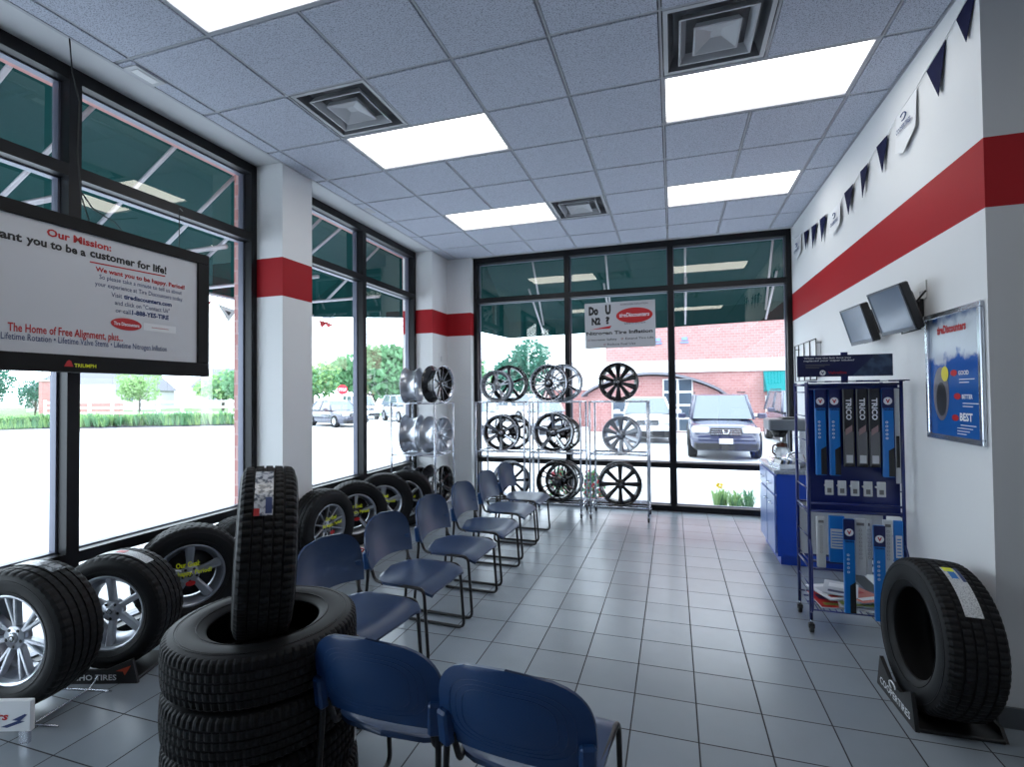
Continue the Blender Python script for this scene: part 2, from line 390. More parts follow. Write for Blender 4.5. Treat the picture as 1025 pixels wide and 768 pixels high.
# ceiling lights and air vents
def ceiling_light(lb, loc):
    t = thing('ceiling_light', lb, 'light', loc, group='recessed ceiling lights')
    W, D = 1.2192, .6096; m = MB(); f = .014
    for a in ((0 + .008, .008, W - .008, f + .008), (.008, D - f - .008, W - .008, D - .008), (.008, f + .008, f + .008, D - f - .008), (W - f - .008, f + .008, W - .008, D - f - .008)):
        m.box((a[0], a[1], -.004), (a[2], a[3], .05), grid_m)
    m.build('frame', t)
    d = MB(); d.box((f + .008, f + .008, .010), (W - f - .008, D - f - .008, .016), lamp_m); d.build('diffuser', t)
    return t
lbs = ['lit rectangular ceiling light nearest the pennant wall, beside the large vent', 'lit rectangular ceiling light above the back window, nearest the pennant wall', 'lit rectangular ceiling light directly behind the left square air vent', 'lit rectangular ceiling light farthest back beside the smallest vent', 'lit ceiling light cut by the top left edge of the photo above the hanging board']
for i, (u, v) in enumerate(LIGHTS):
    ceiling_light(lbs[i] if i < 5 else 'unseen ceiling light added for illumination behind the viewer, ' + ['above the standing spot', 'past the wall corner', 'toward the left windows at the rear', 'midway along the rear wall', 'at the rear right corner'][i - 5], (U(u), V(v), CZ))
vent_m = mat('vent_white_metal', (.42, .43, .46), .4); vdark_m = mat('vent_throat', (.13, .135, .15), .6)
def vent(lb, loc):
    t = thing('ceiling_vent', lb, 'vent', loc, group='square ceiling air vents'); c = .3048
    m = MB()
    def ring(h0, z0, h1, z1, mt, m=m):
        vs = [(c + sx * h, c + sy * h, z) for h, z in ((h0, z0), (h1, z1)) for sx, sy in ((-1, -1), (1, -1), (1, 1), (-1, 1))]
        m.add(vs, [(i, (i + 1) % 4, 4 + (i + 1) % 4, 4 + i) for i in range(4)], mt)
    ring(.29, -.002, .265, -.002, vent_m); ring(.265, -.002, .235, .07, vdark_m); ring(.235, .07, .16, .1, vdark_m); ring(.16, .1, .001, .1, vdark_m)
    ring(.29, -.002, .292, .02, vent_m)
    m.build('frame', t)
    m = MB(); ring(.205, -.012, .195, -.012, vent_m, m); ring(.195, -.012, .165, .035, vent_m, m); ring(.165, .035, .175, .037, vent_m, m); ring(.175, .037, .205, -.012, vent_m, m); m.build('louvre', t)
    m = MB(); ring(.125, -.014, .115, -.016, vent_m, m); ring(.115, -.016, .03, .012, vent_m, m); ring(.03, .012, .001, .012, vent_m, m); ring(.125, -.014, .11, .02, vent_m, m); ring(.11, .02, .001, .03, vdark_m, m)
    m.build('centre_cone', t)
    return t
for (u, v), lb in zip(VENTS, ('large square ceiling vent at the top edge of the photo beside a light', 'square ceiling vent on the left in front of a lit panel', 'smallest square ceiling vent near the back window')): vent(lb, (U(u), V(v), CZ))
m = MB(); m.box((-3.21, 2.22, CZ - .016), (-3.10, 2.42, CZ - .0075), vent_m, .003); m.box((-3.185, 2.25, CZ - .019), (-3.125, 2.39, CZ - .016), wall_m, .002)
tag(m.build('ceiling_sensor_plate'), 'small grey plate on the ceiling edge above the left window', 'plate')
m = MB(); m.box((-3.23 + .03, 4.75, CZ - .012), (-3.13, 4.9, CZ - .0075), vent_m, .003)
tag(m.build('ceiling_sensor_plate'), 'tiny pale plate on the ceiling edge beyond the pillar', 'plate')

# ================================================================== TYRES AND WHEELS
def tyre_mesh(R=.33, W=.20, rb=.20, N=150, style=0, name='tyre'):
    tw = W * .40; g = R - .009
    cols = []   # (x, r, sipe_phase, sipe_depth)
    def c(x, r, ph=0, dp=0): cols.append((x, r, ph, dp))
    hw = W / 2
    side = [(-hw * .72, rb - .004), (-hw * .80, rb), (-hw * .86, rb + .012), (-hw * .965, rb + .035), (-hw, rb + (R - rb) * .45), (-hw * .985, rb + (R - rb) * .62), (-hw * .95, R - .034), (-hw * .92, R - .024)]
    for x, r in side: c(x, r)
    c(-hw * .90, R - .017, 0, .005); c(-tw, R - .006, 0, .007)
    gr = [-.62, -.20, .20, .62] if style == 0 else [-.6, 0, .6]
    gw = .05
    x = -tw
    for q, k in enumerate(gr):
        xa, xb = tw * (k - gw), tw * (k + gw)
        mid = (cols[-1][0] + xa) / 2
        crown = lambda X: R - .005 * (X / tw) ** 2
        c(mid, crown(mid), q, .006 if q == 0 else .003); c(xa, crown(xa), q, .005)
        c(xa + .001, crown(xa) - .008); c(xb - .001, crown(xb) - .008); c(xb, crown(xb), q + 1, .005)
    mid = (cols[-1][0] + tw) / 2; c(mid, R - .003, 4, .006); c(tw, R - .006, 4, .007); c(hw * .90, R - .017, 4, .005)
    for x, r in reversed(side): c(-x, r)
    # inner lining
    for x, r in ((hw * .70, rb + .02), (hw * .88, rb + (R - rb) * .45), (hw * .7, R - .03), (0, R - .022), (-hw * .7, R - .03), (-hw * .88, rb + (R - rb) * .45), (-hw * .70, rb + .02)): c(x, r)
    if N < 150: cols = [(x_, r_, p_, d_ * .6) for x_, r_, p_, d_ in cols]
    mb = MB(); k = len(cols); P = 4; vs = []
    for x, r, ph, dp in cols:
        for j in range(N):
            a = 2 * PI * j / N + (ph % 2) * .5 * 2 * PI / N * P * .5
            rr = r - (dp if dp and (j + int(ph)) % 3 == 0 else 0)
            vs.append((x, rr * math.cos(a), rr * math.sin(a)))
    mb.v = vs; kt = mb.m(rubber_m); ks = mb.m(rubber2_m)
    for i in range(k):
        i2 = (i + 1) % k; tread = 8 <= i < k - 15
        for j in range(N):
            mb.f.append([i * N + j, i * N + (j + 1) % N, i2 * N + (j + 1) % N, i2 * N + j]); mb.mi.append(kt if tread else ks); mb.sm.append(not tread)
    # raised sidewall ribs
    for sgn in (-1, 1):
        for rr in (rb + .03, rb + .05, R - .05, R - .042):
            mb.tube([(sgn * hw * (.955 if rr < R - .06 else .965), rr * math.cos(a), rr * math.sin(a)) for a in [2 * PI * j / 72 for j in range(72)]], .0022, rubber2_m, 5, True)
    return mb
# rims ---------------------------------------------------------------
def rim(parent, R=.215, W=.18, n=5, style='single', face=silver_m, spoke=silver_m, barrel=barrel_m, cap=None, x0=None, logo=None):
    """wheel disc on the +X side of the axis"""
    hw = W / 2
    b = MB()
    prof = [(R - .004, -hw), (R, -hw + .004), (R - .002, -hw + .010), (R - .014, -hw + .016), (R - .016, -hw + .03), (R - .040, -hw + .06), (R - .040, hw - .05), (R - .018, hw - .03), (R - .014, hw - .014), (R, hw - .008), (R, hw), (R - .008, hw + .001), (R - .018, hw - .010), (R - .026, hw - .026), (R - .050, hw - .055), (R - .050, -hw + .058), (R - .024, -hw + .028), (R - .020, -hw + .012)]
    mts = [barrel] * len(prof)
    for i in (9, 10, 11, 12): mts[i] = face
    b.lathe(prof, barrel, 64, 'x', closed=True, mts=mts)
    b.build('rim_barrel', parent)
    hx = hw - .035; r0 = .045; r1 = R - .018
    def spk(mb, a, w0, w1, t=.03, tw=0, off=0):
        # tapered bar from hub to lip; off = tangential offset at lip
        secs = [(r0 * .75, w0, hx - .004, 0), (r0 + (r1 - r0) * .35, w0 * .75 + w1 * .25, hx + .006, off * .35), (r0 + (r1 - r0) * .8, w0 * .2 + w1 * .8, hx + .018, off * .8), (r1 + .003, w1, hw - .012, off)]
        vs = []
        for r, wd, xx, o in secs:
            for s_, dx, kk in ((-1, -t, 1), (-1, -.006, 1), (-.55, 0, 1), (.55, 0, 1), (1, -.006, 1), (1, -t, 1)):
                y, z = r, s_ * wd / 2 + o
                vs.append((xx + dx, y * math.cos(a) - z * math.sin(a), y * math.sin(a) + z * math.cos(a)))
        fs = []
        for i in range(3):
            for j in range(6): fs.append((i * 6 + j, i * 6 + (j + 1) % 6, (i + 1) * 6 + (j + 1) % 6, (i + 1) * 6 + j))
        fs += [tuple(range(6)), tuple(range(18, 24))[::-1]]
        top = [f for q, f in enumerate(fs[:-2]) if q % 6 in (2,)]; rest = [f for q, f in enumerate(fs) if not (q < 18 and q % 6 == 2)]
        mb.add(vs, rest, spoke); mb.add(vs, top, face)
    for i in range(n):
        a = 2 * PI * i / n + PI / 2; m = MB()
        if style == 'single': spk(m, a, .034, .040)
        elif style == 'star': spk(m, a, .040, .062)
        elif style == 'thin': spk(m, a, .018, .016)
        elif style == 'double': spk(m, a, .020, .018, off=.026); spk(m, a, .020, .018, off=-.026)
        elif style == 'vee': spk(m, a, .018, .016, off=.045); spk(m, a, .018, .016, off=-.045)
        elif style == 'wide': spk(m, a, .036, .078)
        elif style == 'mesh': spk(m, a - .05, .014, .013, off=.030); spk(m, a + .05, .014, .013, off=-.030); spk(m, a, .01, .009)
        m.build('spoke', parent)
    h = MB()
    h.lathe([(.0005, hx + .004), (.056, hx + .002), (.062, hx - .006), (.060, hx - .04), (.03, hx - .045)], spoke, 32, 'x')
    hub = h.build('hub', parent)
    c = MB(); c.lathe([(.0005, hx + .014), (.024, hx + .012), (.028, hx + .006), (.028, hx)], cap or face, 24, 'x')
    c.lathe([(.010, hx + .0148), (.013, hx + .0155), (.016, hx + .0145)], blackrim_m if (cap or face) is not blackrim_m else mach_m, 20, 'x')
    c.build('centre_cap', hub)
    for i in range(5):
        l = MB()
        a = 2 * PI * (i + .5) / 5 + PI / 2; T = Matrix.Translation((0, .044 * math.cos(a), .044 * math.sin(a)))
        l.lathe([(.0005, hx + .004), (.006, hx + .006), (.009, hx + .004)], blkp_m, 8, 'x', T)
        l.build('lug_nut', hub)

def sticker(parent, R, W, a0, a1, x0, x1, m=label_m, lines=True, name='sticker', logo=None):
    """paper label following the tread; angle from +Z towards +Y local"""
    mb = MB()
    mb.grid(lambda u, v: (x0 + (x1 - x0) * u, (R + .0022) * math.sin(a0 + (a1 - a0) * v), (R + .0022) * math.cos(a0 + (a1 - a0) * v)), 2, 16, m)
    if logo:
        for (f0, f1, c, g0, g1) in logo:
            mb.grid(lambda u, v: (x0 + (x1 - x0) * (g0 + (g1 - g0) * u), (R + .0034) * math.sin(a0 + (a1 - a0) * (f0 + (f1 - f0) * v)), (R + .0034) * math.cos(a0 + (a1 - a0) * (f0 + (f1 - f0) * v))), 1, 4, c)
    return mb.build(name, parent)

# four stacked tyres with one standing in the top ------------------------------
SX, SY = -1.535, 1.61
stack_mesh = None
stk_lb = ['black tyre lying at the bottom of the stack beside the blue chairs', 'black tyre second from the bottom of the stack', 'black tyre lying directly below the top tyre of the stack', 'black tyre lying on top of the stack, holding the upright tyre']
for i in range(4):
    t = thing('tyre', stk_lb[i], 'tyre', (SX + (.008, -.006, .004, 0)[i], SY + (-.006, .006, -.004, 0)[i], .092 + .184 * i), 0, 'tyres of the stack', rot=(0, -PI / 2, .4 * i))
    if stack_mesh is None:
        b = tyre_mesh(.343, .184, .20, 240).build('tyre_body', t); stack_mesh = b.data
    else: b = bpy.data.objects.new('tyre_body', stack_mesh); COL.objects.link(b); b.parent = t
    if i in (1, 2, 3):
        s_ = MB(); th = math.radians(200) - .4 * i
        s_.grid(lambda u, v: ((-.05 + .1 * u), (.3445) * math.sin(th + .10 * v), (.3445) * math.cos(th + .10 * v)), 1, 4, label_m); s_.build('sticker', t)

t = thing('tyre', 'upright black tyre with silver label, standing inside the top stacked tyre', 'tyre', (-1.525, 1.60, .736 + .262), 0, None)
t.rotation_euler = (math.radians(-2), math.radians(3), math.radians(44))
tyre_mesh(.318, .20, .195, 210).build('tyre_body', t)
sticker(t, .318, .2, -1.0, -.3, -.048, .012, mat('foil_label', (.62, .64, .68), .25, noise=(60, (.10, .12, .16), 3, .42, .55)), logo=[(.0, .12, textr_m, 0, .3), (.03, .32, textn_m, .6, .95)])

# right hand display tyre
t = thing('tyre', 'large bare black tyre on a stand against the right wall', 'tyre', (1.222, 3.04, .378), 0, None)
t.rotation_euler = (0, math.radians(-3), math.radians(182.5))
tyre_mesh(.360, .245, .215, 210, style=0).build('tyre_body', t)
RT = t
sticker(t, .360, .245, .20, .95, -.035, .035, label_m, logo=[(.0, .30, vblue_m, .35, .75), (0, .36, textn_m, .02, .22), (0, .12, texty_m, .3, .9)])
t = thing('tyre_stand', 'black plastic tyre stand with white logo under the right display tyre', 'stand', (1.218, 3.05, 0), math.radians(2))
m = MB()
m.box((-.16, -.21, 0), (.17, .21, .018), blkp_m, .004)
pts = [(-.21, 0), (.21, 0), (.17, .165), (.06, .10), (-.06, .10), (-.17, .165)]
T = Matrix(((0, 0, 1, -.165), (1, 0, 0, 0), (0, 1, 0, 0), (0, 0, 0, 1)))
m.prism(pts, -.012, .006, blkp_m, T); m.prism([(-.2, 0), (.2, 0), (.16, .05), (-.16, .05)], .335, .35, blkp_m, T)
m.build('stand_body', t)
m = MB(); x = -.1785
m.text('COOPERTIRES', (x, .165, .028), (x, -.165, .028), (0, 0, 1), .034, textw_m, bold=.02)
m.tube([(x - .001, .02 - .034 * math.cos(a), .088 + .018 * math.sin(a)) for a in [k * .33 - .2 for k in range(15)]], .0035, textw_m, 5)
m.build('logo', t)

# ---- wheels with tyres by the left windows
def wheel(label, loc, facing, R=.33, W=.205, rr=.215, n=5, style='star', face=silver_m, spoke=silver_m, text=True, ty=None, tilt=0):
    t = thing('wheel', label, 'wheel', (loc[0], loc[1], loc[2] if len(loc) > 2 else R), facing, None)
    t.rotation_euler = (random.uniform(0, 1) * 0, tilt, facing)
    tyre_mesh(R, W, rr - .004, 144).build('tyre_body', t)
    r = bpy.data.objects.new('rim', None); COL.objects.link(r); r.parent = t
    # rim as one mesh group: barrel is the part, spokes below it
    rim_parts(r, rr, W, n, style, face, spoke)
    if text:
        m = MB(); x = W / 2 + .004
        m.text('Our Goal:', (x, -.085, .07), (x, .055, .07), (0, 0, 1), .036, texty_m, bold=.03)
        m.text('Be happy. Period!', (x, -.12, .015), (x, .125, .015), (0, 0, 1), .030, texty_m, bold=.03)
        m.build('goal_sticker', t)
        m = MB(); m.lathe([(.0005, x), (.03, x)], textr_m, 24, 'x', Matrix.Translation((0, 0, -.045)) @ Matrix.Diagonal((1, 1, .6, 1))); m.build('red_emblem', t)
        m = MB(); m.lathe([(.0005, -.01), (rr - .055, -.01), (rr - .055, -.016), (.0005, -.016)], disc_m, 40, 'x'); m.build('shade_disc', t)  # added disc shuts out window light so the rim interior looks dark
    return t
def rim_parts(r, rr, W, n, style, face, spoke):
    p = r.parent
    tmp = rr
    rim(p, rr, W * .82, n, style, face, spoke)
    bpy.data.objects.remove(r)
wheel('leftmost display wheel with silver split-spoke rim, cut by the photo edge', (-3.17, 1.74, .395), math.radians(-80), .345, .24, .225, 7, 'double', text=False)
W1 = [o for o in COL.objects if o.name.startswith('wheel')][-1]
sticker(W1, .345, .24, -.60, .45, -.06, .01, mat('foil_label_grey', (.40, .42, .45), .3, noise=(45, (.06, .07, .08), 3, .45, .55)), logo=[(0, .10, white_m, 0, 1)])
W2 = wheel('wheel with six silver spokes in a black stand by the left window', (-3.155, 2.18, .35), math.radians(-72), .325, .24, .215, 6, 'single', text=False)
sticker(W2, .325, .24, -.55, .62, -.02, .045, label_m, logo=[(.45, .6, textr_m, .1, .8)])
W3 = wheel('display wheel with yellow text and five star spokes left of the pillar', (-3.29, 2.75, .345), math.radians(-36), .34, .21, .215, 5, 'star', face=grey_alloy_m, spoke=grey_alloy_m)
wheel('mostly hidden wheel standing between the window and the pillar', (-3.37, 3.24), 0, .31, .18, .2, 5, 'star', text=False)
wheel('nearest wheel with yellow text beyond the pillar', (-3.09, 3.93, .39), math.radians(-4), .34, .215, .205, 10, 'thin', face=grey_alloy_m, spoke=grey_alloy_m)
wheel('second wheel beyond the pillar, yellow text over angular spokes', (-3.16, 4.52, .375), math.radians(-42), .33, .2, .205, 5, 'star', face=silver_m, spoke=blackrim_m)
wheel('third wheel beyond the pillar, with bright rim edge', (-3.19, 5.12, .36), math.radians(-58), .335, .2, .205, 5, 'star', face=silver_m, spoke=grey_alloy_m)
wheel('farthest display wheel, touching the left rim rack', (-3.12, 5.50, .34), math.radians(-66), .335, .2, .215, 7, 'single', face=silver_m, spoke=blackrim_m)
for x, y, h, a, lb in ((-3.09, 3.93, .045, -4, 'low white stand under the nearest wheel beyond the pillar'), (-3.16, 4.52, .040, -42, 'low white stand under the second wheel beyond the pillar'), (-3.19, 5.12, .022, -58, 'low white stand under the third wheel beyond the pillar')):
    t = thing('wheel_stand', lb, 'stand', (x, y, 0), math.radians(a)); m = MB(); m.box((-.10, -.12, 0), (.13, .12, h), white_m, .006); m.box((-.10, -.2, h), (.10, -.12, h + .012), white_m, .004); m.box((-.10, .12, h), (.10, .2, h + .012), white_m, .004); m.build('cradle', t)
    m = MB(); m.tube([(.135, .06 * math.cos(q * .4), h * .5 + .02 * math.sin(q * .4)) for q in range(16)], .006, textr_m, 6, True); m.build('emblem', t)

# black stand below wheel two
t = thing('tyre_stand', 'black stand with white lettering under the six-spoke wheel', 'stand', (-3.14, 2.17, 0), math.radians(18))
m = MB(); m.box((-.2, -.16, 0), (.22, .16, .02), blkp_m, .004)
T = Matrix(((1, 0, 0, 0), (0, 0, -1, -.165), (0, 1, 0, 0), (0, 0, 0, 1)))
m.prism([(-.23, 0), (.235, 0), (.205, .135), (.06, .075), (-.06, .075), (-.2, .13)], -.008, .008, blkp_m, T)
m.build('stand_body', t)
m = MB(); m.text('KUMHO TIRES', (-.19, -.1755, .022), (.12, -.1755, .022), (0, 0, 1), .030, textw_m, bold=.02)
m.add([(.115, -.175, .07), (.20, -.175, .10), (.165, -.175, .045), (.155, -.175, .068)], [(0, 1, 2, 3)], mat('orange_logo', (.6, .08, .03), .5))
m.build('logo', t)
# wire stand and cardboard sign at wheel one
t = thing('wheel_stand', 'low chrome wire stand under the leftmost wheel', 'stand', (-3.12, 1.78, 0), math.radians(12))
m = MB()
for sx in (-.1, .1):
    m.tube(fillet([(sx * 1.2, -.17, .05), (sx, -.15, .006), (sx, .17, .006), (sx * 1.2, .19, .06)], .03), .005, steel_m, 6)
m.tube([(-.12, .15, .006), (.24, .15, .006), (.25, .1, .03)], .005, steel_m, 6); m.tube([(-.12, -.14, .006), (.24, -.14, .006)], .005, steel_m, 6)
m.build('wire_base', t)
t = thing('sign_block', 'small white sign with red lettering leaning before the leftmost wheel', 'sign', (-2.98, 1.53, .0), math.radians(18))
m = MB(); m.box((-.42, -.012, .065), (.155, .012, .205), white_m, .003); m.box((-.3, .0, 0), (-.26, .02, .08), steel_m); m.box((.09, .0, 0), (.13, .02, .08), steel_m); m.build('panel', t)
m = MB(); m.text('tire discounters', (-.36, -.0128, .12), (.055, -.0128, .12), (0, 0, 1), .034, textr_m, shear=.25, bold=.035)
for k in range(2):
    m.add([(.02 + k * .05, -.0135, .038 + .05 + .03 * k), (.10 + .03 * k, -.0135, .038 + .078 + .03 * k), (.13 + .01 * k, -.0135, .038 + .074 + .03 * k), (.05 + .06 * k, -.0135, .038 + .046 + .03 * k)], [(0, 1, 2, 3)], textn_m)
m.build('lettering', t)

# ================================================================== CHAIRS
def backrest_pt(u, v, side):
    # u across 0..1, v up 0..1
    a = (u - .5) * 2
    zc = .500; H = .302
    h = v * 2 - 1
    if h > -.2: wd = .250 * max(0, 1 - ((h + .2) / 1.2) ** 2.7) ** (1 / 2.6)
    else: wd = .250 - .018 * ((-h - .2) / .8) ** 2
    x = a * wd
    z = zc + H * v + (.022 * (1 - a * a) * (1 - v))
    y = -.215 - .045 * v + .062 * (x / .256) ** 2 - .018 * math.sin(PI * v) + (0 if side else -.012)
    if h > .8 : pass
    return (x, y, z)
def make_chair(label):
    t = thing('chair', label, 'chair', group='blue plastic waiting chairs')
    # seat
    m = MB(); nu, nv = 20, 20
    def seat_pt(u, v, top):
        a = (u - .5) * 2; b = (v - .5) * 2
        if b < -.35: wd = .235 * max(.0, 1 - ((-b - .35) / .65) ** 2.6) ** .42 * .999 + .0
        else: wd = .235
        if b > .7: wd *= (1 - ((b - .7) / .3) ** 3 * .10)
        x = a * wd; y = .032 + b * .215
        z = .452 - .016 * (1 - a * a) * (1 - (b * .8) ** 2) - (.045 * ((b - .45) / .55) ** 2 if b > .45 else 0) + (.012 * ((-b - .5) / .5) ** 2 if b < -.5 else 0)
        z -= .010 * abs(a) ** 6
        if not top: z -= .011 + .006 * (abs(a) ** 8)
        return (x, y, z)
    m.grid(lambda u, v: seat_pt(u, v, 1), nu, nv, chair_m); m.grid(lambda u, v: seat_pt(1 - u, v, 0), nu, nv, chair_m)
    # rim
    def loop(fn):
        return [fn(i / nu, 0) for i in range(nu)] + [fn(1, j / nv) for j in range(nv)] + [fn(1 - i / nu, 1) for i in range(nu)] + [fn(0, 1 - j / nv) for j in range(nv)]
    def skirt(m, A, B, mt):
        n = len(A); m.add(A + B, [(i, i + n, (i + 1) % n + n, (i + 1) % n) for i in range(n)], mt, True)
    skirt(m, loop(lambda u, v: seat_pt(u, v, 1)), loop(lambda u, v: seat_pt(u, v, 0)), chair_m)
    m.build('seat', t)
    m = MB(); F = lambda u, v: backrest_pt(u, v, 1); K = lambda u, v: backrest_pt(u, v, 0)
    m.grid(F, nu, nv, chair_m); m.grid(lambda u, v: K(1 - u, v), nu, nv, chairb_m); skirt(m, loop(F), loop(K), chair_m)
    # moulded contour lines on the rear face
    for k, s_ in enumerate((.80, .70, .60)):
        pts = []
        for q in range(48):
            an = 2 * PI * q / 48; cx = abs(math.cos(an)) ** .55 * (1 if math.cos(an) > 0 else -1); cy = abs(math.sin(an)) ** .55 * (1 if math.sin(an) > 0 else -1)
            p = backrest_pt(.5 + cx * .5 * s_, .48 + cy * .46 * s_, 0); pts.append((p[0], p[1] - .0004, p[2]))
        m.tube(pts, .0013, chairb_m, 5, True)
    br = m.build('backrest', t)
    for s_ in (-1, 1):
        k = MB(); T = Matrix.Translation((s_ * .222, -.204, .560)) @ Matrix.Rotation(s_ * .42, 4, 'Z') @ Matrix.Rotation(.10, 4, 'X')
        k.box((-.024, -.024, -.055), (.024, .012, .055), chairb_m, .008, T); k.build('bracket', br)
    for s_ in (-1, 1):
        f = MB()
        f.tube(fillet([(s_ * .220, -.206, .56), (s_ * .228, -.198, .47), (s_ * .238, -.235, .011), (s_ * .238, .235, .011), (s_ * .236, .205, .435), (s_ * .218, -.10, .432), (s_ * .198, -.165, .43), (s_ * .205, -.203, .54)], .045, 5), .0105, blk_m, 8)
        f.build('side_frame', t)
    for y in (-.10, .13):
        f = MB(); f.tube([(-.22, y, .425), (.22, y, .425)], .009, blk_m, 8); f.build('crossbar', t)
    return t
c0 = make_chair('nearest blue chair of the row, half behind the tyre stack')
rowlab = ['nearest blue chair of the window row, beside the tyre stack', 'blue chair second in the window row, behind the nearest', 'blue chair third in the window row', 'blue chair fourth in the window row', 'blue chair fifth in the window row, one before the last', 'farthest blue chair of the row, before the back rim racks']
rows = [(-1.62, 2.36, -96), (-1.62, 2.97, -93), (-1.60, 3.59, -92), (-1.60, 4.22, -91), (-1.62, 4.90, -91), (-1.62, 5.50, -91)]
for i, (x, y, r) in enumerate(rows):
    c = c0 if i == 0 else dup(c0); place(c, (x, y, 0), math.radians(r), rowlab[i])
place(dup(c0), (-.955, 1.70, 0), math.radians(-2), 'blue chair seen from behind, touching the tyre stack')
place(dup(c0), (-.452, 1.65, 0), math.radians(-4), 'blue chair seen from behind, lower middle of the photo')

# ================================================================== RIM RACKS
def rack(label, x0, x1, y0, y1, shelves, h, casters=True, face='-y'):
    t = thing('rim_rack', label, 'rack', ((x0 + x1) / 2, (y0 + y1) / 2, 0)); W = (x1 - x0) / 2; D = (y1 - y0) / 2; r = .0125
    zb = .075 if casters else .0
    for sx in (-1, 1):
        for sy in (-1, 1):
            m = MB(); m.tube([(sx * W, sy * D, zb), (sx * W, sy * D, h)], r, steel_m, 10); m.build('post', t)
    for z in shelves:
        m = MB()
        for sy in (-1, 1): m.tube([(-W, sy * D, z), (W, sy * D, z)], .009, steel_m, 8)
        for sx in (-1, 1): m.tube([(sx * W, -D, z), (sx * W, D, z)], .009, steel_m, 8)
        if face == '-y':
            for yy in (-.09, .09): m.tube([(-W, yy, z), (W, yy, z)], .007, steel_m, 6)
        else:
            for yy in (-.11, .11): m.tube([(-W, yy, z), (W, yy, z)], .007, steel_m, 6)
            m.box((-W, -D, z - .004), (W, D, z + .003), mat('wire_deck', (.5, .53, .6), .3, metal=.4) if 'wire_deck' not in MATS else MATS['wire_deck'])
        m.build('shelf', t)
    m = MB()
    for sx in (-1, 1): m.tube([(sx * W, -D, zb + .05), (sx * W, D, zb + .05)], .008, steel_m, 6)
    m.build('base_rail', t)
    if casters:
        for sx in (-1, 1):
            for sy in (-1, 1):
                m = MB(); T = Matrix.Translation((sx * W, sy * D + .01, .028))
                m.lathe([(.0005, -.011), (.026, -.011), (.028, -.008), (.028, .008), (.026, .011), (.0005, .011)], blkp_m, 18, 'x', T)
                m.box((sx * W - .016, sy * D - .012, .03), (sx * W - .012, sy * D + .03, .07), steel_m); m.box((sx * W + .012, sy * D - .012, .03), (sx * W + .016, sy * D + .03, .07), steel_m)
                m.box((sx * W - .016, sy * D - .012, .068), (sx * W + .016, sy * D + .03, .078), steel_m); m.build('caster', t)
    return t
TZ, MZ, BZ = 1.475, .815, .17
rack('chrome rim rack farthest left of three before the back window', -2.555, -1.875, 6.40, 6.85, (TZ, MZ, BZ), TZ + .01)
rack('middle chrome rim rack before the back window', -1.800, -1.130, 6.40, 6.85, (TZ, MZ, BZ), TZ + .01)
rack('chrome rim rack beside the open floor, rightmost of three', -1.010, -.305, 6.40, 6.85, (TZ, MZ, BZ), TZ + .01)
rack('chrome rim rack in the left corner facing the chairs', -3.47, -2.85, 5.76, 6.32, (TZ, MZ, BZ), TZ + .01, False, 'x')

def alloy_wheel(label, loc, fac, R=.235, W=.19, **k):
    t = thing('alloy_wheel', label, 'rim', (loc[0], loc[1], loc[2] + R), fac, group=None)
    rim(t, R, W, **k); return t
FY = math.radians(-90)
S1 = TZ + .004; S2 = MZ + .004; S3 = BZ + .004
BK = dict(face=blackrim_m, spoke=blackrim_m, barrel=blackrim_m); SV = dict(face=silver_m, spoke=silver_m); BM = dict(face=mach_m, spoke=blackrim_m, barrel=blackrim_m)
# back row
alloy_wheel('silver five-spoke rim on the top shelf, first back rack from left', (-2.28, 6.50, S1), FY + .06, .215, .15, n=5, style='double', **SV)
alloy_wheel('black rim standing behind the silver rim on the top shelf', (-2.16, 6.69, S1), FY + .1, .25, .16, n=5, style='single', **BK)
alloy_wheel('black and silver multi-spoke rim, middle rack top shelf', (-1.55, 6.50, S1), FY + .05, .245, .17, n=10, style='vee', **BM)
alloy_wheel('chrome-edged rim standing behind, middle rack top shelf', (-1.40, 6.70, S1), FY + .05, .25, .17, n=6, style='single', face=mach_m, spoke=silver_m)
alloy_wheel('black rim with ten windows, top shelf of the rightmost back rack', (-.66, 6.58, S1), FY + .0, .245, .2, n=10, style='wide', **BK)
alloy_wheel('black rim with silver edges, middle shelf of left back rack', (-2.22, 6.51, S2), FY + .1, .245, .18, n=6, style='star', **BM)
alloy_wheel('dark rim hidden behind another on left back rack middle shelf', (-2.12, 6.72, S2), FY + .1, .24, .16, n=6, style='single', **BK)
alloy_wheel('bold five-spoke black and silver rim in the centre of middle rack', (-1.50, 6.51, S2), FY + .02, .26, .18, n=5, style='star', **BM)
alloy_wheel('dark rim behind the bold five-spoke rim, middle rack', (-1.41, 6.72, S2), FY + .02, .225, .16, n=5, style='double', **BK)
alloy_wheel('silver rim with round windows, middle shelf of rightmost back rack', (-.63, 6.58, S2), FY - .1, .235, .18, n=10, style='wide', face=silver_m, spoke=grey_alloy_m)
alloy_wheel('black rim with silver barrel, bottom shelf of left back rack', (-2.12, 6.60, S3), FY + .5, .245, .22, n=8, style='single', face=blackrim_m, spoke=blackrim_m, barrel=barrel_m)
alloy_wheel('black six-spoke rim on bottom shelf of the middle rack', (-1.46, 6.51, S3), FY + .08, .265, .2, n=6, style='vee', **BK)
alloy_wheel('dark rim at back of the middle rack bottom shelf', (-1.41, 6.73, S3), FY + .08, .25, .16, n=5, style='double', **BK)
alloy_wheel('black eight-spoke rim on bottom shelf of the rightmost back rack', (-.66, 6.56, S3), FY + .16, .265, .21, n=8, style='star', **BK)
